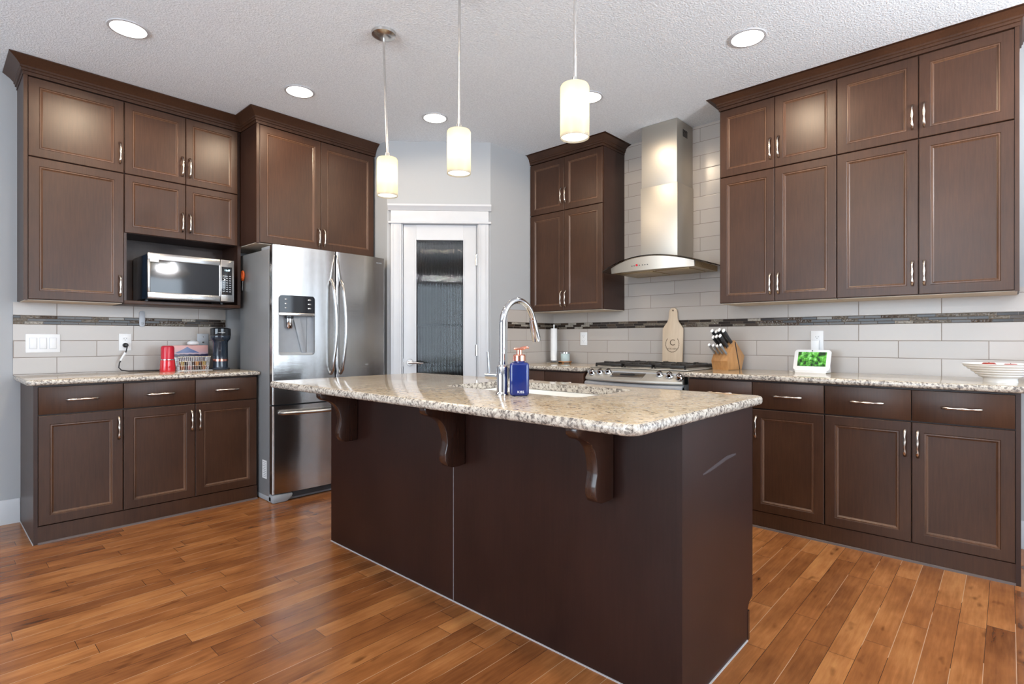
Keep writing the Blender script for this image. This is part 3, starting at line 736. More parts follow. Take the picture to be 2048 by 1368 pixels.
# ---- sink
sk = thing('kitchen_sink', 'white undermount sink set into the island top', 'sink', (SX0, SY0, .871))
m = MB(); lx, ly = SX1-SX0, SY1-SY0
def bowl(m, x0, x1, y0, y1):
    b = bmesh.new(); rr = []
    for ins, z, r in ((-.012, 0, .055), (0, -.001, .05), (.012, -.16, .05), (.04, -.185, .04)):
        rr.append([b.verts.new((p[0], p[1], z)) for p in rounded(x0+ins, x1-ins, y0+ins, y1-ins, r, 6)])
    for A, B in zip(rr, rr[1:]):
        n = len(A)
        for j in range(n): b.faces.new((A[j], A[(j+1) % n], B[(j+1) % n], B[j]))
    b.faces.new(rr[-1]); m._add(b)
bowl(m, 0, lx, 0, ly); m.build('basin', 'sink', sk, fixn=True)
MB().lathe([(0, 0), (.04, 0), (.043, .003), (.03, .004), (0, .002)], lx/2, ly/2, -.185).build('drain', 'chrome', sk)

# ---- faucet
f = thing('kitchen_faucet', 'chrome pull-down faucet arching over the island sink', 'faucet', (1.512, 1.440, .904))
MB().lathe([(0, 0), (.027, 0), (.027, .006), (.0225, .012), (.0225, .105), (.019, .112), (.014, .118), (.014, .13)], n=32).build('faucet_body', 'chrome', f)
pts = [(0, 0, .10), (0, 0, .20), (0, 0, .27)]
rad = .092
for i in range(1, 17):
    t = R(180-i*10.0); pts.append((rad+rad*math.cos(t), 0, .27+rad*1.08*math.sin(t)))
last = pts[-1]; m = MB(); m.tube(pts, .0125, 16); m.build('gooseneck', 'chrome', f)
dx, dz = .26, -.966
p0 = Vector(last); m = MB(); m.tube([p0, p0+Vector((dx*.01, 0, dz*.01)), p0+Vector((dx*.012, 0, dz*.012)), p0+Vector((dx*.085, 0, dz*.085)), p0+Vector((dx*.10, 0, dz*.10))], [.0135, .0135, .0155, .019, .0175], 18); m.build('spray_head', 'chrome', f)
m = MB(); m.tube([(0, .015, .070), (0, .085, .070)], .0125, 16); m.build('valve', 'chrome', f)
m = MB(); m.tube([(0, .072, .07), (0, .075, .10), (0, .080, .165)], [.006, .005, .0045], 10, sq=(1, 1.3)); m.build('lever', 'chrome', f)
# ---- soap bottle
s = thing('soap_dispenser', 'cobalt blue square foaming soap bottle with a copper pump beside the faucet', 'soap bottle', (1.534, 1.372, .904), R(-47.4))
m = MB(); m.box(-.037, .037, -.026, .026, 0, .128, .012, 4); m.lathe([(.022, .125), (.020, .134), (.0, .134)]); m.build('bottle', 'blue_glass', s)
m = MB(); m.lathe([(0, .133), (.024, .133), (.024, .153), (.021, .157), (.0115, .158), (.0115, .176), (0, .176)]); m.box(-.021, .021, -.013, .013, .174, .183, .003)
m.tube([(.005, 0, .179), (.030, 0, .185), (.036, 0, .181)], [.007, .005, .004], 10); m.build('pump', 'copper', s)
text('lettering', 'KISS', .013, s, front(.005, -.0262, .016), 'text_white', sx=1.1)

# ---- refrigerator
fr = thing('refrigerator', 'stainless French-door refrigerator with a water dispenser in the left door', 'refrigerator', (1.600, 3.655, 0))
FW, FH = .900, 1.765
m = MB(); m.box(0, FW, .085, .580, .035, 1.742, .004, 2); m.build('fridge_body', 'fridge_side', fr)
for x in (.01, FW-.085): MB().box(x, x+.075, .06, .23, 1.742, 1.766, .006).build('hinge_cover', 'grey_plastic', fr)
m = MB(); m.box(.012, FW-.012, .062, .086, .06, 1.755); m.build('door_gasket', 'dark_plastic', fr)
def fcurve(x): t = 2*x/FW-1; return .026*abs(t)**2.4
def door_plan(x0, x1, r0, r1):
    pts = []
    n = 14
    if r0:
        for i in range(7): a = R(180+90*i/6); pts.append((x0+r0+r0*math.cos(a), fcurve(x0+r0)+r0+r0*math.sin(a)))
    else: pts.append((x0, fcurve(x0)))
    xs0 = x0+(r0 or 0); xs1 = x1-(r1 or 0)
    for i in range(1, n): x = xs0+(xs1-xs0)*i/n; pts.append((x, fcurve(x)))
    if r1:
        for i in range(7): a = R(270+90*i/6); pts.append((x1-r1+r1*math.cos(a), fcurve(x1-r1)+r1+r1*math.sin(a)))
    else: pts.append((x1, fcurve(x1)))
    pts += [(x1, .066), (x0, .066)]
    return pts
dl = MB().prism(door_plan(0, .452, .014, .010), .672, FH, 'z').build('door', 'steel', fr, ang=40)
cc = MB().prism(rounded(.040, .293, 1.008, 1.424, .022, 6), -.05, .052, 'y').build('c', 'grey_plastic', fr); cut(dl, cc)
MB().prism(door_plan(.459, FW, .010, .014), .672, FH, 'z').build('door', 'steel', fr, ang=40)
MB().prism(door_plan(0, FW, .014, .014), .062, .662, 'z').build('freezer_drawer', 'steel', fr, ang=40)
# dispenser
m = MB(); m.prism(rounded(.041, .292, 1.305, 1.423, .02, 6, skip=(180, 270)), .010, .018, 'y'); dp = m.build('control_panel', 'black_gloss', fr)
for i in range(3):
    MB().box(.245, .268, .0085, .0105, 1.392-i*.03, 1.402-i*.03, .002).build('button', 'nickel', dp)
    MB().box(.078, .094, .0085, .0105, 1.392-i*.03, 1.400-i*.03, .002).build('button', 'nickel', dp)
m = MB(); m.box(.041, .292, .006, .05, 1.283, 1.304, .003); m.build('dispenser_rail', 'nickel', fr)
m = MB(); m.box(.041, .292, .048, .0515, 1.012, 1.285); m.box(.041, .0425, .016, .05, 1.012, 1.285); m.box(.2905, .292, .016, .05, 1.012, 1.285)
m.prism([(.018, 1.010), (.05, 1.010), (.05, 1.032)], .041, .292, 'x'); m.prism([(.30-.045, 1.28), (.292, 1.28), (.292, 1.012), (.25, 1.012)], .040, .0515, 'y')
m.prism([(.15, 1.27), (.20, 1.27), (.245, 1.02), (.215, 1.02)], .034, .050, 'y', .004)
m.build('dispenser_recess', 'grey_plastic', fr)
m = MB(); m.lathe([(.028, 0), (.030, -.012), (.026, -.022)][::-1], .118, .028, 1.283, 20); m.build('spout_collar', 'dark_plastic', fr)
m = MB(); m.lathe([(0, -.088), (.020, -.088), (.026, -.075), (.027, -.02), (.02, -.018)], .118, .028, 1.283, 24); m.build('spout', 'chrome', fr)
def vh(x, s):
    m = MB(); pts = [(x, .012, 1.558), (x, -.010, 1.552), (x+.004*s, -.032, 1.52)]
    for i in range(13): t = -1+2*i/12.; pts.append((x+.010*s*(1-t*t), -.036-.028*(1-t*t), 1.215-t*.30))
    pts += [(x+.004*s, -.032, .905), (x, -.010, .872), (x, .012, .866)]
    m.tube(pts, [.009]*2+[.0105]*(len(pts)-4)+[.009]*2, 12, sq=(1, 1.35)); m.build('door_handle', 'steel', fr, ang=60)
vh(.415, 1); vh(.492, 1)
for x, s in ((.415, 1), (.492, -1)):
    m = MB(); m.prism([(x-.012, 1.545), (x+.012, 1.545), (x+.026*s+.006, 1.74), (x+.026*s-.006, 1.74)], -.006, .004, 'y', .003); m.build('door_ridge', 'steel', fr)
m = MB(); m.tube([(.045, .012, .615), (.05, -.03, .615), (.20, -.045, .612), (.45, -.052, .610), (.70, -.045, .612), (.85, -.03, .615), (.855, .012, .615)], .0125, 14); m.build('freezer_handle', 'steel', fr, ang=60)
m = MB(); m.box(.13, .16, -.035, .012, .595, .615, .003); m.box(.74, .77, -.035, .012, .595, .615, .003); m.build('handle_bracket', 'nickel', fr)
m = MB(); m.box(0, FW, .04, .56, .0, .05, .012); m.prism([(.0, 0), (.10, 0), (.14, .03), (.14, .055), (0, .055)], .015, .09, 'y', .01)
m.build('kick_grille', 'grey_plastic', fr)
m = MB(); m.box(.14, FW-.02, .012, .04, .025, .06); m.build('grille_slot', 'dark_plastic', fr)
m = MB(); m.box(-.0006, .0004, .115, .185, .155, .28); lbl = m.build('rating_sticker', 'white_plastic', fr)
m = MB()
for i in range(9): m.box(-.001, .0005, .125, .165 if i % 2 else .175, .165+i*.0125, .169+i*.0125)
m.build('printed_lines', 'grey_plastic', lbl)
text('badge', 'SAMSUNG', .015, fr, front(.825, .0158, 1.722), 'grey_plastic', sx=1.15)
MB().lathe([(0, 0), (.011, 0), (.010, .0015), (0, .002)], n=24, mat=T(.72, .0082, .925) @ rot_x(R(90)) @ Matrix.Diagonal((1.6, .6, 1, 1))).build('emblem', 'nickel', fr)

# orange scissors held on the fridge side
sc = thing('scissors', 'orange-handled scissors hanging on the side of the refrigerator', 'scissors', (1.592, 4.17, 1.500))
m = MB()
for s_ in (-1, 1):
    pts = [(0, s_*.008, .055)]
    for i in range(11): a = R(-90+s_*i*36); pts.append((s_*.003, s_*.018+.016*math.cos(a)*1.0, .090+.030*math.sin(a)))
    m.tube(pts, .0065, 8)
m.build('grip', 'orange', sc)
m = MB(); m.prism([(-.010, .06), (.010, .06), (.004, 0), (-.002, -.02)], -.003, .001, 'x'); m.build('blade', 'nickel', sc)

# ---- microwave
mw = thing('microwave_oven', 'stainless microwave with a black window on the open shelf', 'microwave', (.966, 4.050, 1.3692))
m = MB(); m.box(.004, .520, .018, .372, .012, .302, .004); m.build('casing', 'navy', mw)
m = MB()
for x in (.03, .49):
    for y in (.14, .33): m.lathe([(.012, 0), (.012, .013)], x, y, 0, 12)
m.build('foot', 'dark_plastic', mw)
m = MB(); m.box(0, .432, 0, .02, .014, .055, .003); m.box(0, .432, 0, .02, .262, .308, .003); m.box(0, .016, 0, .02, .05, .268, .003); m.box(.425, .432, .0, .02, .05, .268)
d = m.build('door', 'steel', mw)
MB().box(.015, .426, .004, .016, .054, .264).build('window', 'black_gloss', d)
text('badge', 'Panasonic', .011, d, front(.235, -.0005, .034), 'text_dark')
m = MB(); m.box(.434, .524, 0, .02, .014, .308, .004); p = m.build('control_frame', 'steel', mw)
MB().box(.440, .510, -.001, .004, .062, .258, .001).build('keypad', 'black_gloss', p)
m = MB()
for r_ in range(8):
    for k in range(3): m.box(.448+k*.021, .460+k*.021, -.0016, -.0008, .083+r_*.0155, .0865+r_*.0155)
m.build('key_legend', 'plate_grey', p)
text('clock_display', '11:47', .017, p, front(.478, -.0013, .234), 'clock')
m = MB(); m.box(.012, .062, -.007, .002, .248, .302, .004); m.build('door_latch_pad', 'white_plastic', d)

# ---- left counter things
def plate(name, label, cat, loc, rz, w, h, build, mat='white_plastic'):
    t = thing(name, label, cat, loc, rz); MB().box(-w/2, w/2, -.006, 0, -h/2, h/2, .002).build('cover_plate', mat, t); build(t); return t
def outlet_face(t):
    for z in (-.021, .021):
        o = MB().prism(rounded(-.017, .017, z-.0145, z+.0145, .008, 4), -.008, -.005, 'y').build('receptacle', 'white_plastic', t)
        m = MB(); m.box(-.0085, -.006, -.0085, -.0078, z-.001, z+.007); m.box(.006, .0085, -.0085, -.0078, z, z+.007); m.box(-.0025, .0025, -.0085, -.0078, z-.009, z-.005)
        m.build('slot', 'text_dark', o)
def sw(t):
    for x in (-.047, 0, .047):
        m = MB(); m.box(x-.0165, x+.0165, -.0095, -.005, -.033, .033, .0015); m.build('rocker', 'white_plastic', t)
        m = MB()
        for a, b_, c_, d in ((-.018, -.0168, -.035, .035), (.0168, .018, -.035, .035), (-.018, .018, -.035, -.0338), (-.018, .018, .0338, .035)): m.box(x+a, x+b_, -.0064, -.0058, c_, d)
        m.build('rocker_gap', 'plate_grey', t)
plate('light_switch', 'white triple rocker light switch on the tiles at far left', 'light switch', (.505, YF-TT, 1.094), 0, .165, .116, sw)
ot = plate('power_outlet', 'white outlet with a black plug in it on the left backsplash', 'outlet', (.932, YF-TT, 1.100), 0, .072, .116, outlet_face)
plate('wall_jack', 'grey square jack plate on the tiles behind the coffee machine', 'wall plate', (1.418, YF-TT, 1.102), 0, .078, .118, lambda t: (MB().lathe([(0, 0), (.006, 0), (.005, .008), (0, .008)], mat=T(0, -.006, -.005) @ rot_x(R(90))).build('jack', 'text_dark', t), MB().lathe([(0, 0), (.004, 0), (.0, .002)], mat=T(0, -.006, .035) @ rot_x(R(90))).build('screw', 'nickel', t)), 'plate_grey')
hk = thing('adhesive_hook', 'small white adhesive hook stuck over the mosaic band', 'hook', (1.030, YF-TT-.0015, 1.262))
m = MB(); m.prism(rounded(-.017, .017, -.055, .055, .016, 6), -.006, 0, 'y', .002, bevcap=True); m.build('hook_plate', 'plate_grey', hk)
m = MB(); m.tube([(0, -.006, -.03), (0, -.016, -.036), (0, -.018, -.024)], .004, 8); m.build('prong', 'plate_grey', hk)
# red grinder
g = thing('coffee_grinder', 'small red grinder with a glossy clear red base beside the box', 'grinder', (1.135, 4.265, .898))
m = MB(); m.lathe([(0, 0), (.046, 0), (.048, .01), (.044, .07), (.043, .078)], n=32); m.build('base', 'red_clear', g)
m = MB(); m.lathe([(.043, .078), (.045, .080), (.045, .084), (.040, .086)], n=32); m.build('ring', 'chrome', g)
m = MB(); m.lathe([(.040, .086), (.040, .160), (.037, .172), (.028, .177), (0, .177)], n=32); m.build('cap', 'red_plastic', g)
cabm = MB(); cabm.tube([(0, -.02, -.004), (.004, -.03, -.015), (-.003, -.035, -.045), (-.025, -.035, -.085), (-.040, -.035, -.12), (-.044, -.036, -.150), (-.030, -.040, -.168), (.01, -.05, -.1765), (.08, -.06, -.1770), (.17, -.08, -.1770), (.195, -.13, -.1770), (.203, -.16, -.1725)], .0038, 8)
cab = cabm.build('power_cord', 'cord', g); cab.location = (.932-1.135, YF-TT-.008-4.265, 1.079-.898)
m = MB(); m.lathe([(.0, 0), (.016, 0), (.015, .018), (.008, .026), (0, .026)], mat=rot_x(R(90))); m.build('plug', 'cord', cab)
m = MB(); m.tube([(-.006, -.0345, -.05), (-.024, -.0345, -.084), (-.034, -.0345, -.105)], .0075, 8); m.build('cable_tag', 'white_plastic', cab)
bx = thing('picture_box', 'printed cardboard box with a blue mountain against the left backsplash', 'box', (1.160, 4.362, .898))
MB().box(0, .262, 0, .07, 0, .178, .001).build('carton', 'box_art', bx)
bg = MB(); bg.lathe([(0, 0), (.03, .004), (.036, .014), (.030, .026), (.014, .034), (0, .036)], n=14, mat=Matrix.Diagonal((1.2, .8, 1, 1)))
o = bg.build('plastic_bag', 'paper'); o.location = (1.335, 4.40, 1.0765); tag(o, 'crumpled white plastic bag on top of the mountain print box', 'bag')
bk = thing('wire_basket', 'wire basket of coffee pods in front of the mountain print box', 'basket', (1.190, 4.232, .898))
m = MB(); r0 = .0012; bw, bd, bh = .205, .095, .098
for z in (.004, .035, .066, bh):
    k = .88+.12*z/bh
    x0, x1, y0, y1 = bw/2*(1-k), bw/2*(1+k), bd/2*(1-k), bd/2*(1+k)
    for a, b_ in (((x0, y0), (x1, y0)), ((x1, y0), (x1, y1)), ((x1, y1), (x0, y1)), ((x0, y1), (x0, y0))): m.tube([(a[0], a[1], z), (b_[0], b_[1], z)], r0*(1.8 if z == bh else 1), 6)
for i in range(18):
    t = i/17.; k = .88
    for y, yk in ((0, bd/2*(1-k)), (bd, bd/2*(1+k))): m.tube([(bw/2+(t-.5)*bw*k, yk, .004), (t*bw, y, bh)], r0, 5)
for i in range(1, 8):
    t = i/8.
    for x, xk in ((0, bw/2*(1-.88)), (bw, bw/2*(1+.88))): m.tube([(xk, bd/2+(t-.5)*bd*.88, .004), (x, t*bd, bh)], r0, 5)
m.build('wire_frame', 'nickel', bk)
MB().box(-.006, bw+.012, -.012, bd+.006, 0, .0035, .0015).build('base_tray', 'plate_grey', bk)
podm = [simple('pod_'+n, c_, .3, .6) for n, c_ in (('copper', (.42, .15, .05)), ('orange', (.60, .25, .06)), ('brown', (.10, .05, .03)), ('silver', (.55, .52, .55)), ('rose', (.50, .22, .20)), ('gold', (.55, .38, .12)))]
pod0 = None; pk = 0
for lay in range(2):
    for i in range(4):
        for j in range(2):
            mt = podm[(pk*5+lay) % 6]
            x = 1.190+.034+i*.046; y = 4.232+.028+j*.042; z = .898+.0055+lay*.031
            mesh = MB(); mesh.lathe([(0, 0), (.012, 0), (.0165, .024), (.0195, .026), (.0195, .028), (0, .028)], n=18)
            o = mesh.build('coffee_pod', mt); o.location = (x, y, z); pk += 1
            tag(o, 'foil coffee pod lying inside the wire basket on the left counter', 'coffee pod', 'coffee pods in the wire basket')
cm = thing('coffee_machine', 'dark navy capsule coffee machine next to the refrigerator', 'coffee machine', (1.470, 4.255, .898))
m = MB(); m.lathe([(0, 0), (.062, 0), (.064, .006), (.062, .012), (.050, .016), (.049, .02), (.049, .200), (.056, .214), (0, .214)], n=40); m.build('column', 'navy', cm)
m = MB(); m.lathe([(.052, .208), (.064, .220), (.067, .235), (.067, .247), (0, .247)], n=40); m.build('brew_head', 'navy', cm)
m = MB(); m.lathe([(0, .2475), (.068, .2475), (.069, .252), (.068, .298), (.060, .303), (0, .315)], n=40); m.build('lid', 'black_gloss', cm)
m = MB(); m.lathe([(.0485, .060), (.0515, .062), (.0515, .078), (.0485, .080)], n=40); m.build('ring', 'copper', cm)
m = MB(); m.lathe([(0, 0), (.006, 0), (.006, .004), (0, .004)], mat=T(-.018, -.045, .140) @ rot_x(R(90))); m.build('button', 'dark_plastic', cm)
text('lettering', 'NESPRESSO', .0085, cm, T(-.0150, -.0685, .270) @ Matrix.Rotation(R(-12), 4, 'Z') @ Matrix.Rotation(R(90), 4, 'X'), 'text_white')

# ---- range hood
hd = thing('range_hood', 'stainless chimney range hood with a curved glass canopy', 'range hood', (0, 0, 0))
HX = XS-TT-.001
m = MB(); m.box(3.705, HX, 1.775, 2.062, 2.266, CEIL-.002, .002); ch = m.build('upper_flue', 'steel_warm', hd)
m = MB(); m.box(3.700, HX, 1.770, 2.067, 1.675, 2.266, .002); m.build('lower_flue', 'steel_warm', hd)
m = MB()
for i in range(6): m.box(3.80, 3.875, 1.7735, 1.7748, 2.625+i*.009, 2.630+i*.009)
m.build('vent_slots', 'gap', ch)
HC, HW = 1.915, .33
def arc_front(y, d=.07): return 3.565-d*(1-((y-HC)/HW)**2)
ys = [HC-HW+2*HW*i/20 for i in range(21)]
m = MB(); b = bmesh.new(); R_ = []
for y in ys:
    k = 1-((y-HC)/HW)**2; zt = 1.662+.052*k; zb = 1.622-.004*k if True else 0
    x = arc_front(y); R_.append([b.verts.new(q) for q in ((x, y, zt), (x+.006, y, zb), (x+.02, y, zb), (x+.02, y, zt))])
for A, B in zip(R_, R_[1:]):
    for j in range(4): b.faces.new((A[j], A[(j+1) % 4], B[(j+1) % 4], B[j]))
b.faces.new(R_[0]); b.faces.new(R_[-1][::-1]); m._add(b); fa = m.build('fascia', 'steel_warm', hd)
m = MB(); m.prism([(arc_front(y)+.02, y) for y in ys]+[(HX, HC+HW), (HX, HC-HW)], 1.622, 1.660, 'z'); m.build('canopy_box', 'hood_under', hd)
m = MB(); m.box(3.62, 3.90, HC-.27, HC-.01, 1.6185, 1.6225, .001); m.box(3.62, 3.90, HC+.01, HC+.27, 1.6185, 1.6225, .001); m.build('filter', 'hood_under', hd)
m = MB(); b = bmesh.new(); R_ = []; GW = .415
for i in range(25):
    y = HC-GW+2*GW*i/24; k = 1-((y-HC)/GW)**2; z = 1.640+.078*k; xf = 3.575-.085*k
    R_.append([b.verts.new(q) for q in ((xf, y, z), (HX, y, z), (HX, y, z+.006), (xf, y, z+.006))])
for A, B in zip(R_, R_[1:]):
    for j in range(4): b.faces.new((A[j], A[(j+1) % 4], B[(j+1) % 4], B[j]))
b.faces.new(R_[0]); b.faces.new(R_[-1][::-1]); m._add(b); m.build('glass_canopy', 'hood_glass', hd)
for y in (2.03, 2.01, 1.965, 1.94, 1.92, 1.90):
    m = MB(); m.lathe([(0, 0), (.004, 0), (.004, .003), (0, .003)], mat=T(arc_front(y)+.003, y, 1.655) @ Matrix.Rotation(R(-90), 4, 'Y'), n=10); m.build('button', 'text_dark', fa)
m = MB(); m.lathe([(0, 0), (.008, 0), (.008, .0035), (0, .0035)], mat=T(arc_front(1.99)+.003, 1.988, 1.658) @ Matrix.Rotation(R(-90), 4, 'Y'), n=12)
m.build('button', 'red_plastic', fa)

# ---- range
rg = thing('gas_range', 'stainless slide-in gas range with black grates and chrome knobs', 'gas range', (3.34, 2.338, 0), RZ)
RW = .766     # local x 0..RW, y into the wall
def rfront(x, d=.062): t = 2*x/RW-1; return .02-d*(1-t*t)
xs = [RW*i/20 for i in range(21)]
m = MB(); m.box(0, RW, .045, .615, .02, .890, .003); m.build('range_body', 'range_grey', rg)
m = MB(); m.prism([(x, rfront(x, .05)) for x in xs]+[(RW, .045), (0, .045)], .16, .800, 'z'); dd = m.build('oven_door', 'range_grey', rg, ang=40)
MB().box(.15, RW-.15, -.034, -.026, .30, .62, .002).build('oven_window', 'black_gloss', dd)
m = MB(); m.prism([(x, rfront(x, .05)) for x in xs]+[(RW, .045), (0, .045)], .03, .152, 'z'); m.build('storage_drawer', 'range_grey', rg, ang=40)
m = MB(); b = bmesh.new(); R_ = []
for x in xs:
    y = rfront(x, .050); R_.append([b.verts.new(q) for q in ((x, y+.004, .762), (x, y-.012, .775), (x, y-.014, .800), (x, y+.002, .812), (x, y+.03, .812), (x, y+.03, .762))])
for A, B in zip(R_, R_[1:]):
    for j in range(6): b.faces.new((A[j], A[(j+1) % 6], B[(j+1) % 6], B[j]))
b.faces.new(R_[0]); b.faces.new(R_[-1][::-1]); m._add(b); m.build('oven_handle', 'range_grey', dd, ang=40)
m = MB(); b = bmesh.new(); R_ = []
for x in xs:
    y = rfront(x, .070); R_.append([b.verts.new(q) for q in ((x, y+.006, .818), (x, y-.002, .826), (x, y-.001, .838), (x, .075, .898), (x, .10, .905), (x, .10, .818))])
for A, B in zip(R_, R_[1:]):
    for j in range(6): b.faces.new((A[j], A[(j+1) % 6], B[(j+1) % 6], B[j]))
b.faces.new(R_[0]); b.faces.new(R_[-1][::-1]); m._add(b); cp = m.build('control_panel', 'range_panel', rg, ang=40)
m = MB(); m.box(-.006, RW+.006, .09, .625, .9078, .914, .003); m.build('cooktop', 'range_panel', rg)
m = MB(); m.box(.02, RW-.02, .595, .625, .914, .932, .004); m.build('rear_trim', 'range_panel', rg)
def slope(x):  # surface height of the sloping panel
    y0 = rfront(x, .070)-.001; return y0
kn = None
for x in (.055, .125, .195, .600, .672, .742):
    ym = .045; y0 = slope(x); zz = .838+(ym-y0)/(.075-y0)*.060; ang = math.atan2(.060, .075-y0)
    m = MB(); m.lathe([(0, 0), (.027, 0), (.027, .006), (.022, .012), (.019, .028), (.013, .031), (0, .029)], n=24); m.box(-.004, .004, -.018, .018, .024, .036, .002)
    o = m.build('knob', 'chrome', cp); o.location = (x, ym-.012, zz-.008); o.rotation_euler = (ang*.85, 0, 0)
xc = RW/2-.02
y0 = slope(xc); an = math.atan2(.060, .075-y0)
m = MB(); m.box(-.13, .13, -.034, .034, 0, .0012, .0005); o = m.build('display_surround', 'nickel', cp); o.location = (xc, (.075+y0)/2, .868+.0005); o.rotation_euler = (an, 0, 0)
m = MB(); m.box(-.06, .055, -.008, .012, .001, .0024); q = m.build('display', 'dark_plastic', o)
# grates
def grate(x0, x1):
    m = MB(); y0, y1 = .115, .585; zb, zt = .922, .942; w = .011
    for x in (x0, x1-w): m.box(x, x+w, y0, y1, zb, zt, .003)
    for y in (y0, (y0+y1)/2, y1-w): m.box(x0, x1, y, y+w, zb, zt, .003)
    xm = (x0+x1)/2
    for yc in ((y0*3+y1)/4+.004, (y0+y1*3)/4+.004):
        m.box(x0, xm-.030, yc-.005, yc+.005, zb+.006, zt+.008, .003); m.box(xm+.030, x1, yc-.005, yc+.005, zb+.006, zt+.008, .003)
        m.box(xm-.005, xm+.005, yc-.110, yc-.034, zb+.006, zt+.008, .003); m.box(xm-.005, xm+.005, yc+.034, yc+.110, zb+.006, zt+.008, .003)
    for x in (x0, x1-w):
        for y in (y0, y1-w): m.box(x, x+w, y, y+w, .914, zb+.002)
    m.build('grate', 'iron', rg)
for a in (.025, .268, .511): grate(a, a+.232)
for a in (.141, .627):
    for y in (.235, .468):
        m = MB(); m.lathe([(.050, .914), (.046, .918), (.034, .920), (.034, .928), (.028, .931), (0, .931)], a, y, 0, 24); m.build('burner', 'iron', rg)
m = MB(); m.lathe([(.040, .914), (.036, .920), (.03, .928), (0, .929)], .384, .35, 0, 24); m.build('burner', 'iron', rg)

# ---- right counter things
CZ = .9075
cb = thing('cutting_board', 'pale wooden paddle board leaning on the tiles behind the range', 'cutting board', (3.955, 1.925, .933), 0, rot=(0, R(2.2), RZ))
cb.rotation_euler = (R(-2.6), 0, RZ); cb.location = (3.930, 1.925, .9325)
pts = [(-.083, 0), (.083, 0), (.085, .270), (.066, .298), (.045, .325), (.036, .355), (.034, .395), (.029, .418), (.014, .432), (-.014, .432), (-.029, .418), (-.034, .395), (-.036, .355), (-.045, .325), (-.066, .298), (-.085, .270)]
m = MB(); m.prism(pts, 0, .016, 'y', .003, 2, bevcap=True); bd_ = m.build('board', 'pine', cb)
hh = MB().lathe([(.0065, -.03), (.0065, .03)], n=16, mat=T(0, .008, .412) @ rot_x(R(90))).build('h', 'pine', cb); cut(bd_, hh)
text('monogram', 'C', .066, cb, front(0, -.0002, .160), 'ink')
text('lettering', 'KITCHEN', .018, cb, front(0, -.0002, .112), 'ink', sx=1.05)
m = MB()
for i in range(22):
    a = R(-218+i*256/21.) if True else 0
    if 60 < math.degrees(a) % 360 < 120: continue
    cx_, cz_ = .055*math.cos(a), .150+.062*math.sin(a)
    ln, wd = .009, .0028; ca, sa = math.cos(a+R(70)), math.sin(a+R(70))
    q = [(cx_-ca*ln, cz_-sa*ln), (cx_+sa*wd, cz_-ca*wd), (cx_+ca*ln, cz_+sa*ln), (cx_-sa*wd, cz_+ca*wd)]
    m.prism(q, -.0006, .0005, 'y')
m.build('wreath', 'ink', cb)
# knife block: leans so the slots face left/front
kb = thing('knife_block', 'honey wood knife block at the left end of the right counter', 'knife block', (3.835, 1.458, CZ), R(-13))
prof2 = [(-.085, 0), (.070, 0), (.105, .095), (-.010, .205), (-.060, .135), (-.100, .062)]
m = MB(); m.prism(prof2, -.064, .064, 'y', .004, 2, bevcap=True); m.build('block', 'block_wood', kb)
m = MB(); m.prism([(.040, .001), (.049, .001), (-.006, .196), (-.016, .190)], -.0648, .0648, 'y'); m.build('dark_stripe', 'corbel', kb)
nd = Vector((-.74, 0, .67)).normalized()
kcount = 0
for r_, (ox, oz, ln, n, sz) in enumerate(((-.020, .185, .125, 4, 1.25), (-.044, .155, .110, 3, 1.2), (-.080, .110, .085, 4, .9))):
    for j in range(n):
        y = (j-(n-1)/2)*.030
        k = thing('knife', ['long black-handled knife with a steel cap in the top row of the block', 'black-handled knife with a steel cap in the middle row of the block', 'short grey-handled steak knife in the bottom row of the block'][r_], 'knife', (0, 0, 0), 0, ['knives in the top row of the block', 'knives in the middle row of the block', 'steak knives in the bottom row of the block'][r_])
        k.matrix_world = Matrix.Translation((3.835, 1.458, CZ)) @ Matrix.Rotation(R(-13), 4, 'Z') @ T(ox, y, oz)
        s0 = nd*.000; e = nd*ln*(1+.07*math.sin(j*2.1+r_))
        m = MB(); m.tube([nd*-.03, nd*.002], .0045*sz, 8, sq=(.5, 1.6)); m.tube([nd*.000, nd*.010], .009*sz, 10, sq=(.8, 1.25)); m.build('bolster', 'nickel', k)
        m = MB(); m.tube([nd*.010, e*.45, e*.75, e], [.0085*sz, .0078*sz, .0095*sz, .009*sz], 12, sq=(.8, 1.25)); m.build('handle', 'dark_plastic' if r_ < 2 else 'fridge_side', k)
        m = MB(); m.tube([e, e+nd*.008, e+nd*.011], [.0095*sz, .0095*sz, .006*sz], 12, sq=(.8, 1.25)); m.build('end_cap', 'white_plastic', k)
# smart display
sd = thing('smart_display', 'white smart display showing a green garden on the right counter', 'smart display', (3.800, .925, CZ), RZ+R(-6))
tilt = Matrix.Rotation(R(-17), 4, 'X')
m = MB(); m.prism(rounded(-.108, .108, .014, .152, .020, 6), 0, .010, 'y', .002, 2, bevcap=True, mat=tilt); m.build('bezel', 'white_plastic', sd)
m = MB(); m.box(-.084, .084, -.0008, .002, .042, .136, mat=tilt); m.build('screen', 'screen', sd)
m = MB(); m.lathe([(0, 0), (.004, 0), (.004, .0012), (0, .0012)], mat=tilt @ T(-.002, .0, .144) @ rot_x(R(90)), n=12); m.build('camera_dot', 'dark_plastic', sd)
m = MB(); m.prism([(-.004, 0), (.082, 0), (.070, .060), (.052, .095), (.034, .080), (.010, .020), (-.004, .014)], -.094, .094, 'x', .006, 3, bevcap=True); m.build('speaker_base', 'white_plastic', sd)
op = plate('power_outlet', 'white outlet with a charger block plugged in above the smart display', 'outlet', (XS-TT, .925, 1.112), RZ, .074, .128, outlet_face)
ca = thing('charger', 'white charger block plugged into the outlet above the smart display', 'charger', (XS-TT-.0095, .932, 1.068), RZ)
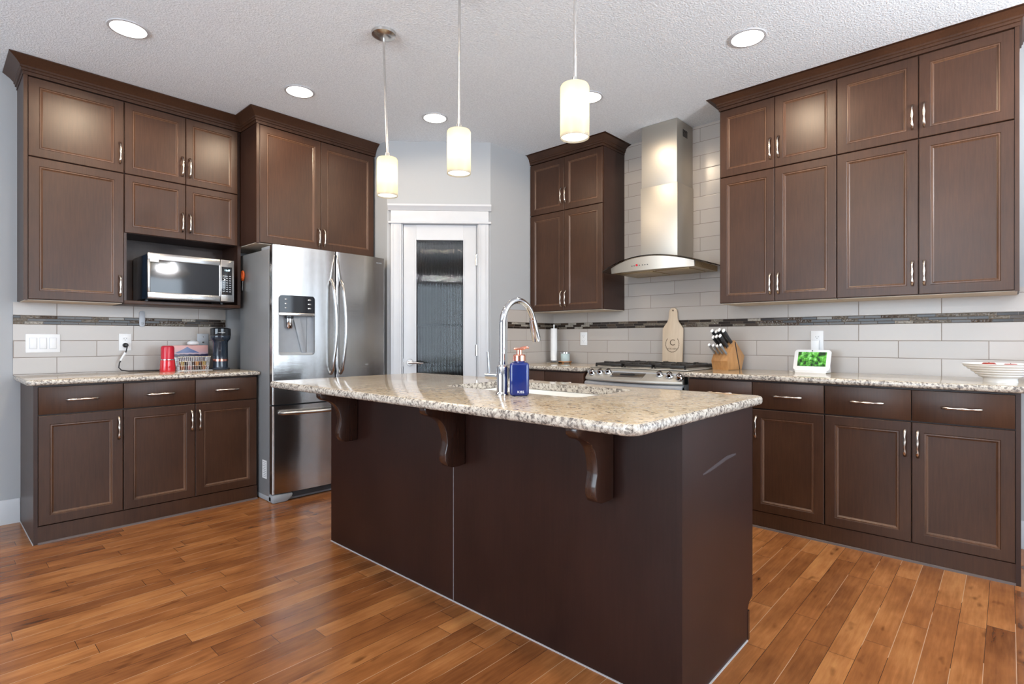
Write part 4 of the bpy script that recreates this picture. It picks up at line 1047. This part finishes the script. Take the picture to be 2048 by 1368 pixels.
MB().box(-.024, .024, -.030, 0, -.030, .046, .005, 3).build('charger_block', 'white_plastic', ca)
m = MB(); m.tube([(0, -.015, -.028), (0, -.02, -.06), (-.02, -.04, -.10), (-.06, -.06, -.145), (-.11, -.09, -.157), (-.125, -.12, -.157), (-.10, -.14, -.157)], .0025, 8); m.build('cable', 'white_plastic', ca)
plate('power_outlet', 'white outlet with nothing plugged in, between the paper towel and the range', 'outlet', (XS-TT, 2.780, 1.125), RZ, .072, .116, outlet_face)
# bowl
bw_ = thing('fruit_bowl', 'wide white ribbed ceramic bowl at the right end of the counter', 'bowl', (3.60, .030, CZ))
prof3 = [(0, .004), (.060, .004), (.060, 0), (.066, 0), (.064, .018), (.072, .024)]
for i in range(5):
    r1 = .072+i*.0145; z1 = .024+i*.0122
    prof3 += [(r1+.006, z1+.0015), (r1+.0135, z1+.0075), (r1+.0125, z1+.0122)]
prof3 += [(.147, .087), (.152, .090), (.147, .092), (.135, .082), (.085, .036), (.06, .024), (0, .022)]
m = MB(); m.lathe(prof3, n=56); m.build('bowl_shell', 'ceramic', bw_, ang=60)
for (x, y, z, lb) in ((3.60, .072, .9635, 'red apple showing over the left rim of the white bowl'), (3.60, -.008, .960, 'red apple at the right in the white bowl, almost hidden by its rim')):
    m = MB(); m.lathe([(0, -.026), (.012, -.030), (.028, -.020), (.036, 0), (.034, .018), (.022, .031), (.008, .030), (0, .024)], n=24); m2 = m.build('apple', 'fruit'); m2.location = (x, y, CZ+z-.9075+.008); tag(m2, lb, 'apple')
    s_ = MB().tube([(0, 0, .024), (.002, 0, .034)], .0012, 6).build('stem', 'corbel', m2)
# paper towel + jar
pt = thing('paper_towel_holder', 'thin paper towel roll upright on a chrome holder in the counter corner', 'paper towel holder', (3.845, 3.020, CZ))
m = MB(); m.lathe([(0, 0), (.074, 0), (.076, .004), (.070, .010), (.02, .013), (.012, .02), (0, .02)], n=36); m.build('base', 'chrome', pt)
m = MB(); m.lathe([(0, .012), (.006, .012), (.006, .325), (.009, .328), (.009, .344), (0, .346)], n=16); m.build('rod', 'nickel', pt)
m = MB(); m.lathe([(.0065, .022), (.030, .022), (.029, .310), (.0065, .310)], n=30); m.build('towel_roll', 'paper', pt)
ty = thing('wooden_riser', 'small amber wooden riser under the aqua jar', 'riser', (3.855, 2.900, CZ), RZ)
m = MB(); m.lathe([(.058, .010), (.060, .012), (.060, .018), (0, .018)], n=32); m.lathe([(0, .010), (.058, .010)], n=32); m.build('riser_top', 'amber', ty)
for a in (40, 160, 280):
    m = MB(); m.lathe([(.008, 0), (.010, .011)], .042*math.cos(R(a)), .042*math.sin(R(a)), 0, 12); m.build('foot', 'amber', ty)
jr = thing('candle_jar', 'small aqua glass candle jar with a chrome lid next to the paper towel', 'candle', (3.855, 2.900, CZ+.018))
m = MB(); m.lathe([(0, 0), (.038, 0), (.040, .003), (.040, .064), (.038, .067), (0, .067)], n=36); m.build('jar', 'jar_blue', jr)
m = MB(); m.lathe([(.0405, .067), (.0415, .068), (.0415, .080), (.038, .082), (0, .082)], n=36); m.build('lid', 'chrome', jr)

# ---- pendants
def pendant(label, yt, yb):
    p = thing('pendant_light', label, 'pendant light', (1.64, yb, 1.868), 0, 'row of pendants over the island')
    zc = CEIL-1.868; dy = yt-yb
    m = MB(); m.lathe([(.022, zc-.028), (.045, zc-.024), (.062, zc-.014), (.064, zc-.001), (0, zc-.001)], 0, dy, 0, 32); m.build('ceiling_canopy', 'nickel', p)
    m = MB(); m.tube([(0, dy, zc-.02), (0, dy*.95, zc-.10), (0, dy*.2, .34), (0, 0, .225)], [.006, .006, .0055, .005], 10); m.build('rod', 'nickel', p)
    m = MB(); m.lathe([(.022, .196), (.022, .204), (.012, .210), (.010, .226), (0, .226)], n=20); m.build('socket_cap', 'nickel', p)
    m = MB(); m.lathe([(.0535, 0), (.0540, .002), (.0540, .188), (.050, .196), (.020, .199), (.020, .195), (.048, .192), (.0505, .187), (.0505, .002), (.0515, .0), (.0535, 0)], n=40, cap=False)
    b = MB(); m.build('glass_shade', 'shade', p)
    m = MB(); m.lathe([(0, .006), (.0500, .006), (.0500, .008), (0, .008)], n=32); m.build('diffuser', 'lamp_soft', p)
    d = bpy.data.lights.new('pendant_bulb', 'POINT'); d.energy = 4.5; d.color = (1, .92, .80); d.shadow_soft_size = .025
    o = bpy.data.objects.new('pendant_bulb', d); C.objects.link(o); o.parent = p; o.location = (0, 0, .10)
pendant('lit opal glass pendant at the fridge end of the island, its canopy in view', 2.425, 2.393)
pendant('lit opal glass pendant in the middle of the row over the island', 1.830, 1.834)
pendant('lit opal glass pendant nearest the camera, in front of the hood cabinets', 1.186, 1.190)

# ---- recessed lights
lab = ['lit recessed ceiling light at far left, above the tall left cabinet', 'lit recessed ceiling light above the fridge cabinet corner', 'lit recessed ceiling light in front of the pantry wall', 'lit recessed ceiling light half hidden behind the nearest pendant', 'lit recessed ceiling light at right, in front of the right cabinets', 'added recessed ceiling light out of view, over the walkway behind the island', 'added recessed ceiling light behind the camera, for extra light']
for (x, y), lb, pw in zip(SPOTS, lab, SPOT_W):
    t = thing('recessed_light', lb, 'ceiling light', (x, y, CEIL-.004), 0, 'recessed ceiling lights')
    m = MB(); m.lathe([(.080, .0), (.080, -.002), (.092, -.001), (.095, .003), (.080, .003)], n=40, cap=False); m.build('trim_ring', 'trim', t)
    m = MB(); m.lathe([(0, 0), (.081, 0), (.081, .003), (0, .003)], n=40); m.build('lens', 'lamp_disc', t)
    d = bpy.data.lights.new('downlight', 'SPOT'); d.energy = pw; d.color = WARM; d.spot_size = R(174); d.spot_blend = .22; d.shadow_soft_size = .065
    o = bpy.data.objects.new('downlight', d); C.objects.link(o); o.parent = t; o.location = (0, 0, -.02)

# ---- bowl light of the dining area, plus one added as uplight for the ceiling
def bowl_light(label, x, y, z, w):
    t = thing('bowl_light', label, 'ceiling light', (x, y, z))
    m = MB(); m.lathe([(0, -.10), (.10, -.088), (.22, -.05), (.31, 0), (.30, 0), (.215, -.044), (.10, -.080), (0, -.09)], n=40); m.build('glass_bowl', 'bowl_glass', t)
    m = MB()
    for a in (0, 120, 240): m.tube([(.29*math.cos(R(a)), .29*math.sin(R(a)), 0), (.01*math.cos(R(a)), .01*math.sin(R(a)), CEIL-z-.05)], .004, 6)
    m.lathe([(0, CEIL-z-.05), (.06, CEIL-z-.04), (.065, CEIL-z-.001), (0, CEIL-z-.001)], n=24); m.build('suspension', 'nickel', t)
    d = bpy.data.lights.new('bowl_bulb', 'POINT'); d.energy = w; d.color = (.96, .97, 1.0); d.shadow_soft_size = .10
    o = bpy.data.objects.new('bowl_bulb', d); C.objects.link(o); o.parent = t; o.location = (0, 0, .05)
bowl_light('opal bowl light hanging over the dining area behind the camera', 2.45, -1.15, 2.12, 130)
bowl_light('added opal bowl light behind the camera, brightening the ceiling', -1.5, .6, 2.12, 130)
